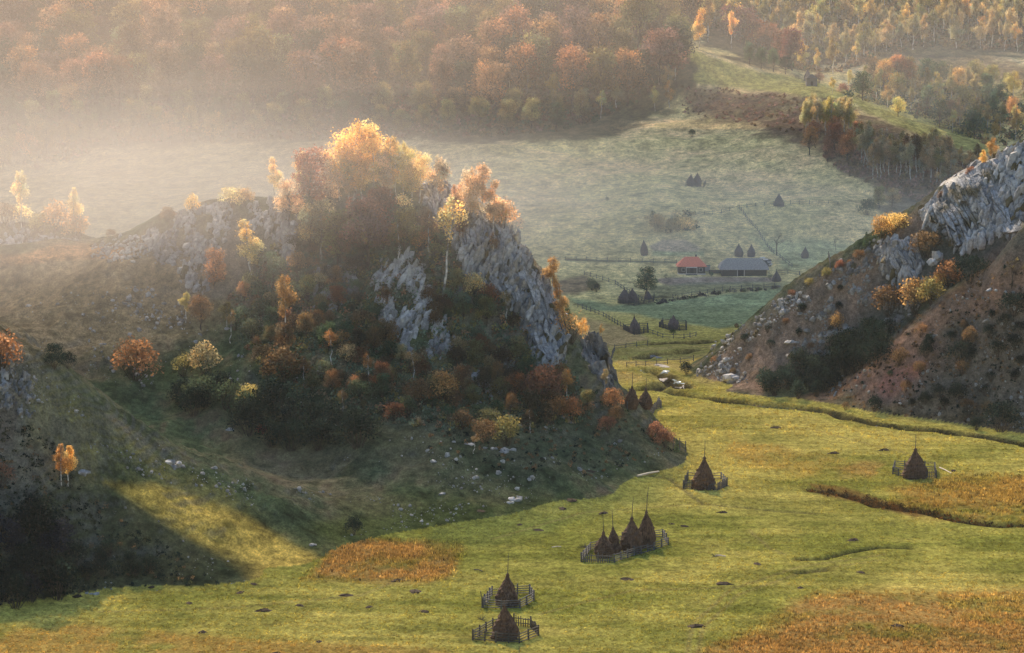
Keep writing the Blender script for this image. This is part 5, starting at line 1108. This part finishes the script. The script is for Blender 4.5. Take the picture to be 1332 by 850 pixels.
# ---------------------------------------------------------------- the air
def vol_mat(name, dens, colr_, g):
    m, n, N, L = node_mat(name)
    v = N('ShaderNodeVolumePrincipled'); v.inputs['Density'].default_value = dens
    v.inputs['Color'].default_value = (*colr_, 1); v.inputs['Anisotropy'].default_value = g
    o = N('ShaderNodeOutputMaterial'); L(v.outputs[0], o.inputs['Volume'])
    return m
def haze():
    m = vol_mat('haze air', HAZE_D, (.80, .92, 1.0), HAZE_G)
    x0, x1, y0, y1, z0, z1 = -680, 680, -30, 1760, float(H.min()) - 1.5, float(H.max()) + 30
    c = np.array([(x, y, z) for z in (z0, z1) for y in (y0, y1) for x in (x0, x1)], float)
    f = np.array([(0, 2, 3, 1), (4, 5, 7, 6), (0, 1, 5, 4), (2, 6, 7, 3), (0, 4, 6, 2), (1, 3, 7, 5)])
    link('haze', mesh_np('haze', c, f, None, False, m), kind='stuff', label='thin morning haze filling the whole valley')
def mist_bank(c, r, dens, g, label, wisp=0.6, scale=2.2, colr_=(.99, .97, .95)):
    m = vol_mat('mist', dens, colr_, g); n = m.node_tree; N = n.nodes.new; L = n.links.new
    v = [q for q in n.nodes if q.type == 'PRINCIPLED_VOLUME'][0]
    tc = N('ShaderNodeTexCoord')
    ln = N('ShaderNodeVectorMath'); ln.operation = 'LENGTH'; L(tc.outputs['Object'], ln.inputs[0])
    fall = N('ShaderNodeMapRange'); fall.interpolation_type = 'SMOOTHSTEP'; L(ln.outputs['Value'], fall.inputs[0])
    for i, q in zip((1, 2, 3, 4), (0.15, 1.0, 1.0, 0.0)): fall.inputs[i].default_value = q
    no = N('ShaderNodeTexNoise'); no.inputs['Scale'].default_value = scale; no.inputs['Detail'].default_value = 2
    L(tc.outputs['Object'], no.inputs[0])
    nr = N('ShaderNodeMapRange'); L(no.outputs[0], nr.inputs[0])
    for i, q in zip((1, 2, 3, 4), (0.3, 0.7, 1 - wisp, 1 + wisp)): nr.inputs[i].default_value = q
    mu = N('ShaderNodeMath'); mu.operation = 'MULTIPLY'; L(fall.outputs[0], mu.inputs[0]); L(nr.outputs[0], mu.inputs[1])
    m2 = N('ShaderNodeMath'); m2.operation = 'MULTIPLY'; L(mu.outputs[0], m2.inputs[0]); m2.inputs[1].default_value = dens
    L(m2.outputs[0], v.inputs['Density'])
    nu, nv = 32, 16; vv = []; f = []
    for i in range(nv + 1):
        th = math.pi * i / nv
        for j in range(nu):
            ph = 2 * math.pi * j / nu
            vv.append((math.sin(th) * math.cos(ph), math.sin(th) * math.sin(ph), math.cos(th)))
    for i in range(nv):
        for j in range(nu):
            f.append((i * nu + j, (i + 1) * nu + j, (i + 1) * nu + (j + 1) % nu, i * nu + (j + 1) % nu))
    o = link('mist', mesh_np('mist', np.array(vv), np.array(f), None, True, m), None, c, kind='stuff', label=label)
    o.scale = r
HAZE_D, HAZE_G = 0.000022, 0.4
haze()
cy.volume_step_rate = 4.0; cy.volume_max_steps = 64
mist_bank((-450, 1080, 105), (680, 440, 185), .0014, .1, 'broad bank of sunlit mist lying behind the rocky hill', .6, 2.2, (.88, .76, .66))
mist_bank((-130, 900, 12), (420, 240, 46), .0014, .1, 'low sheet of mist in the valley behind the rocky hill', .6, 2.2, (.86, .82, .76))
mist_bank((-95, 548, 52), (150, 62, 40), .0060, .15, 'thin sunlit mist around the trees on the rocky crest', .5, 2.2, (.88, .82, .78))
mist_bank((50, 880, 8), (270, 190, 38), .0022, .25, 'pale ground mist over the meadows by the farmhouse', .4, 2.2, (.95, .95, .93))
mist_bank((150, 1150, 45), (420, 260, 70), .0003, .4, 'faint mist over the far birch slopes', .5, 2.2, (.95, .96, 1.0))
mist_bank((-40, 1150, 85), (420, 240, 110), .0002, .1, 'thin peach coloured mist in front of the far forest', .5, 2.2, (.92, .84, .76))
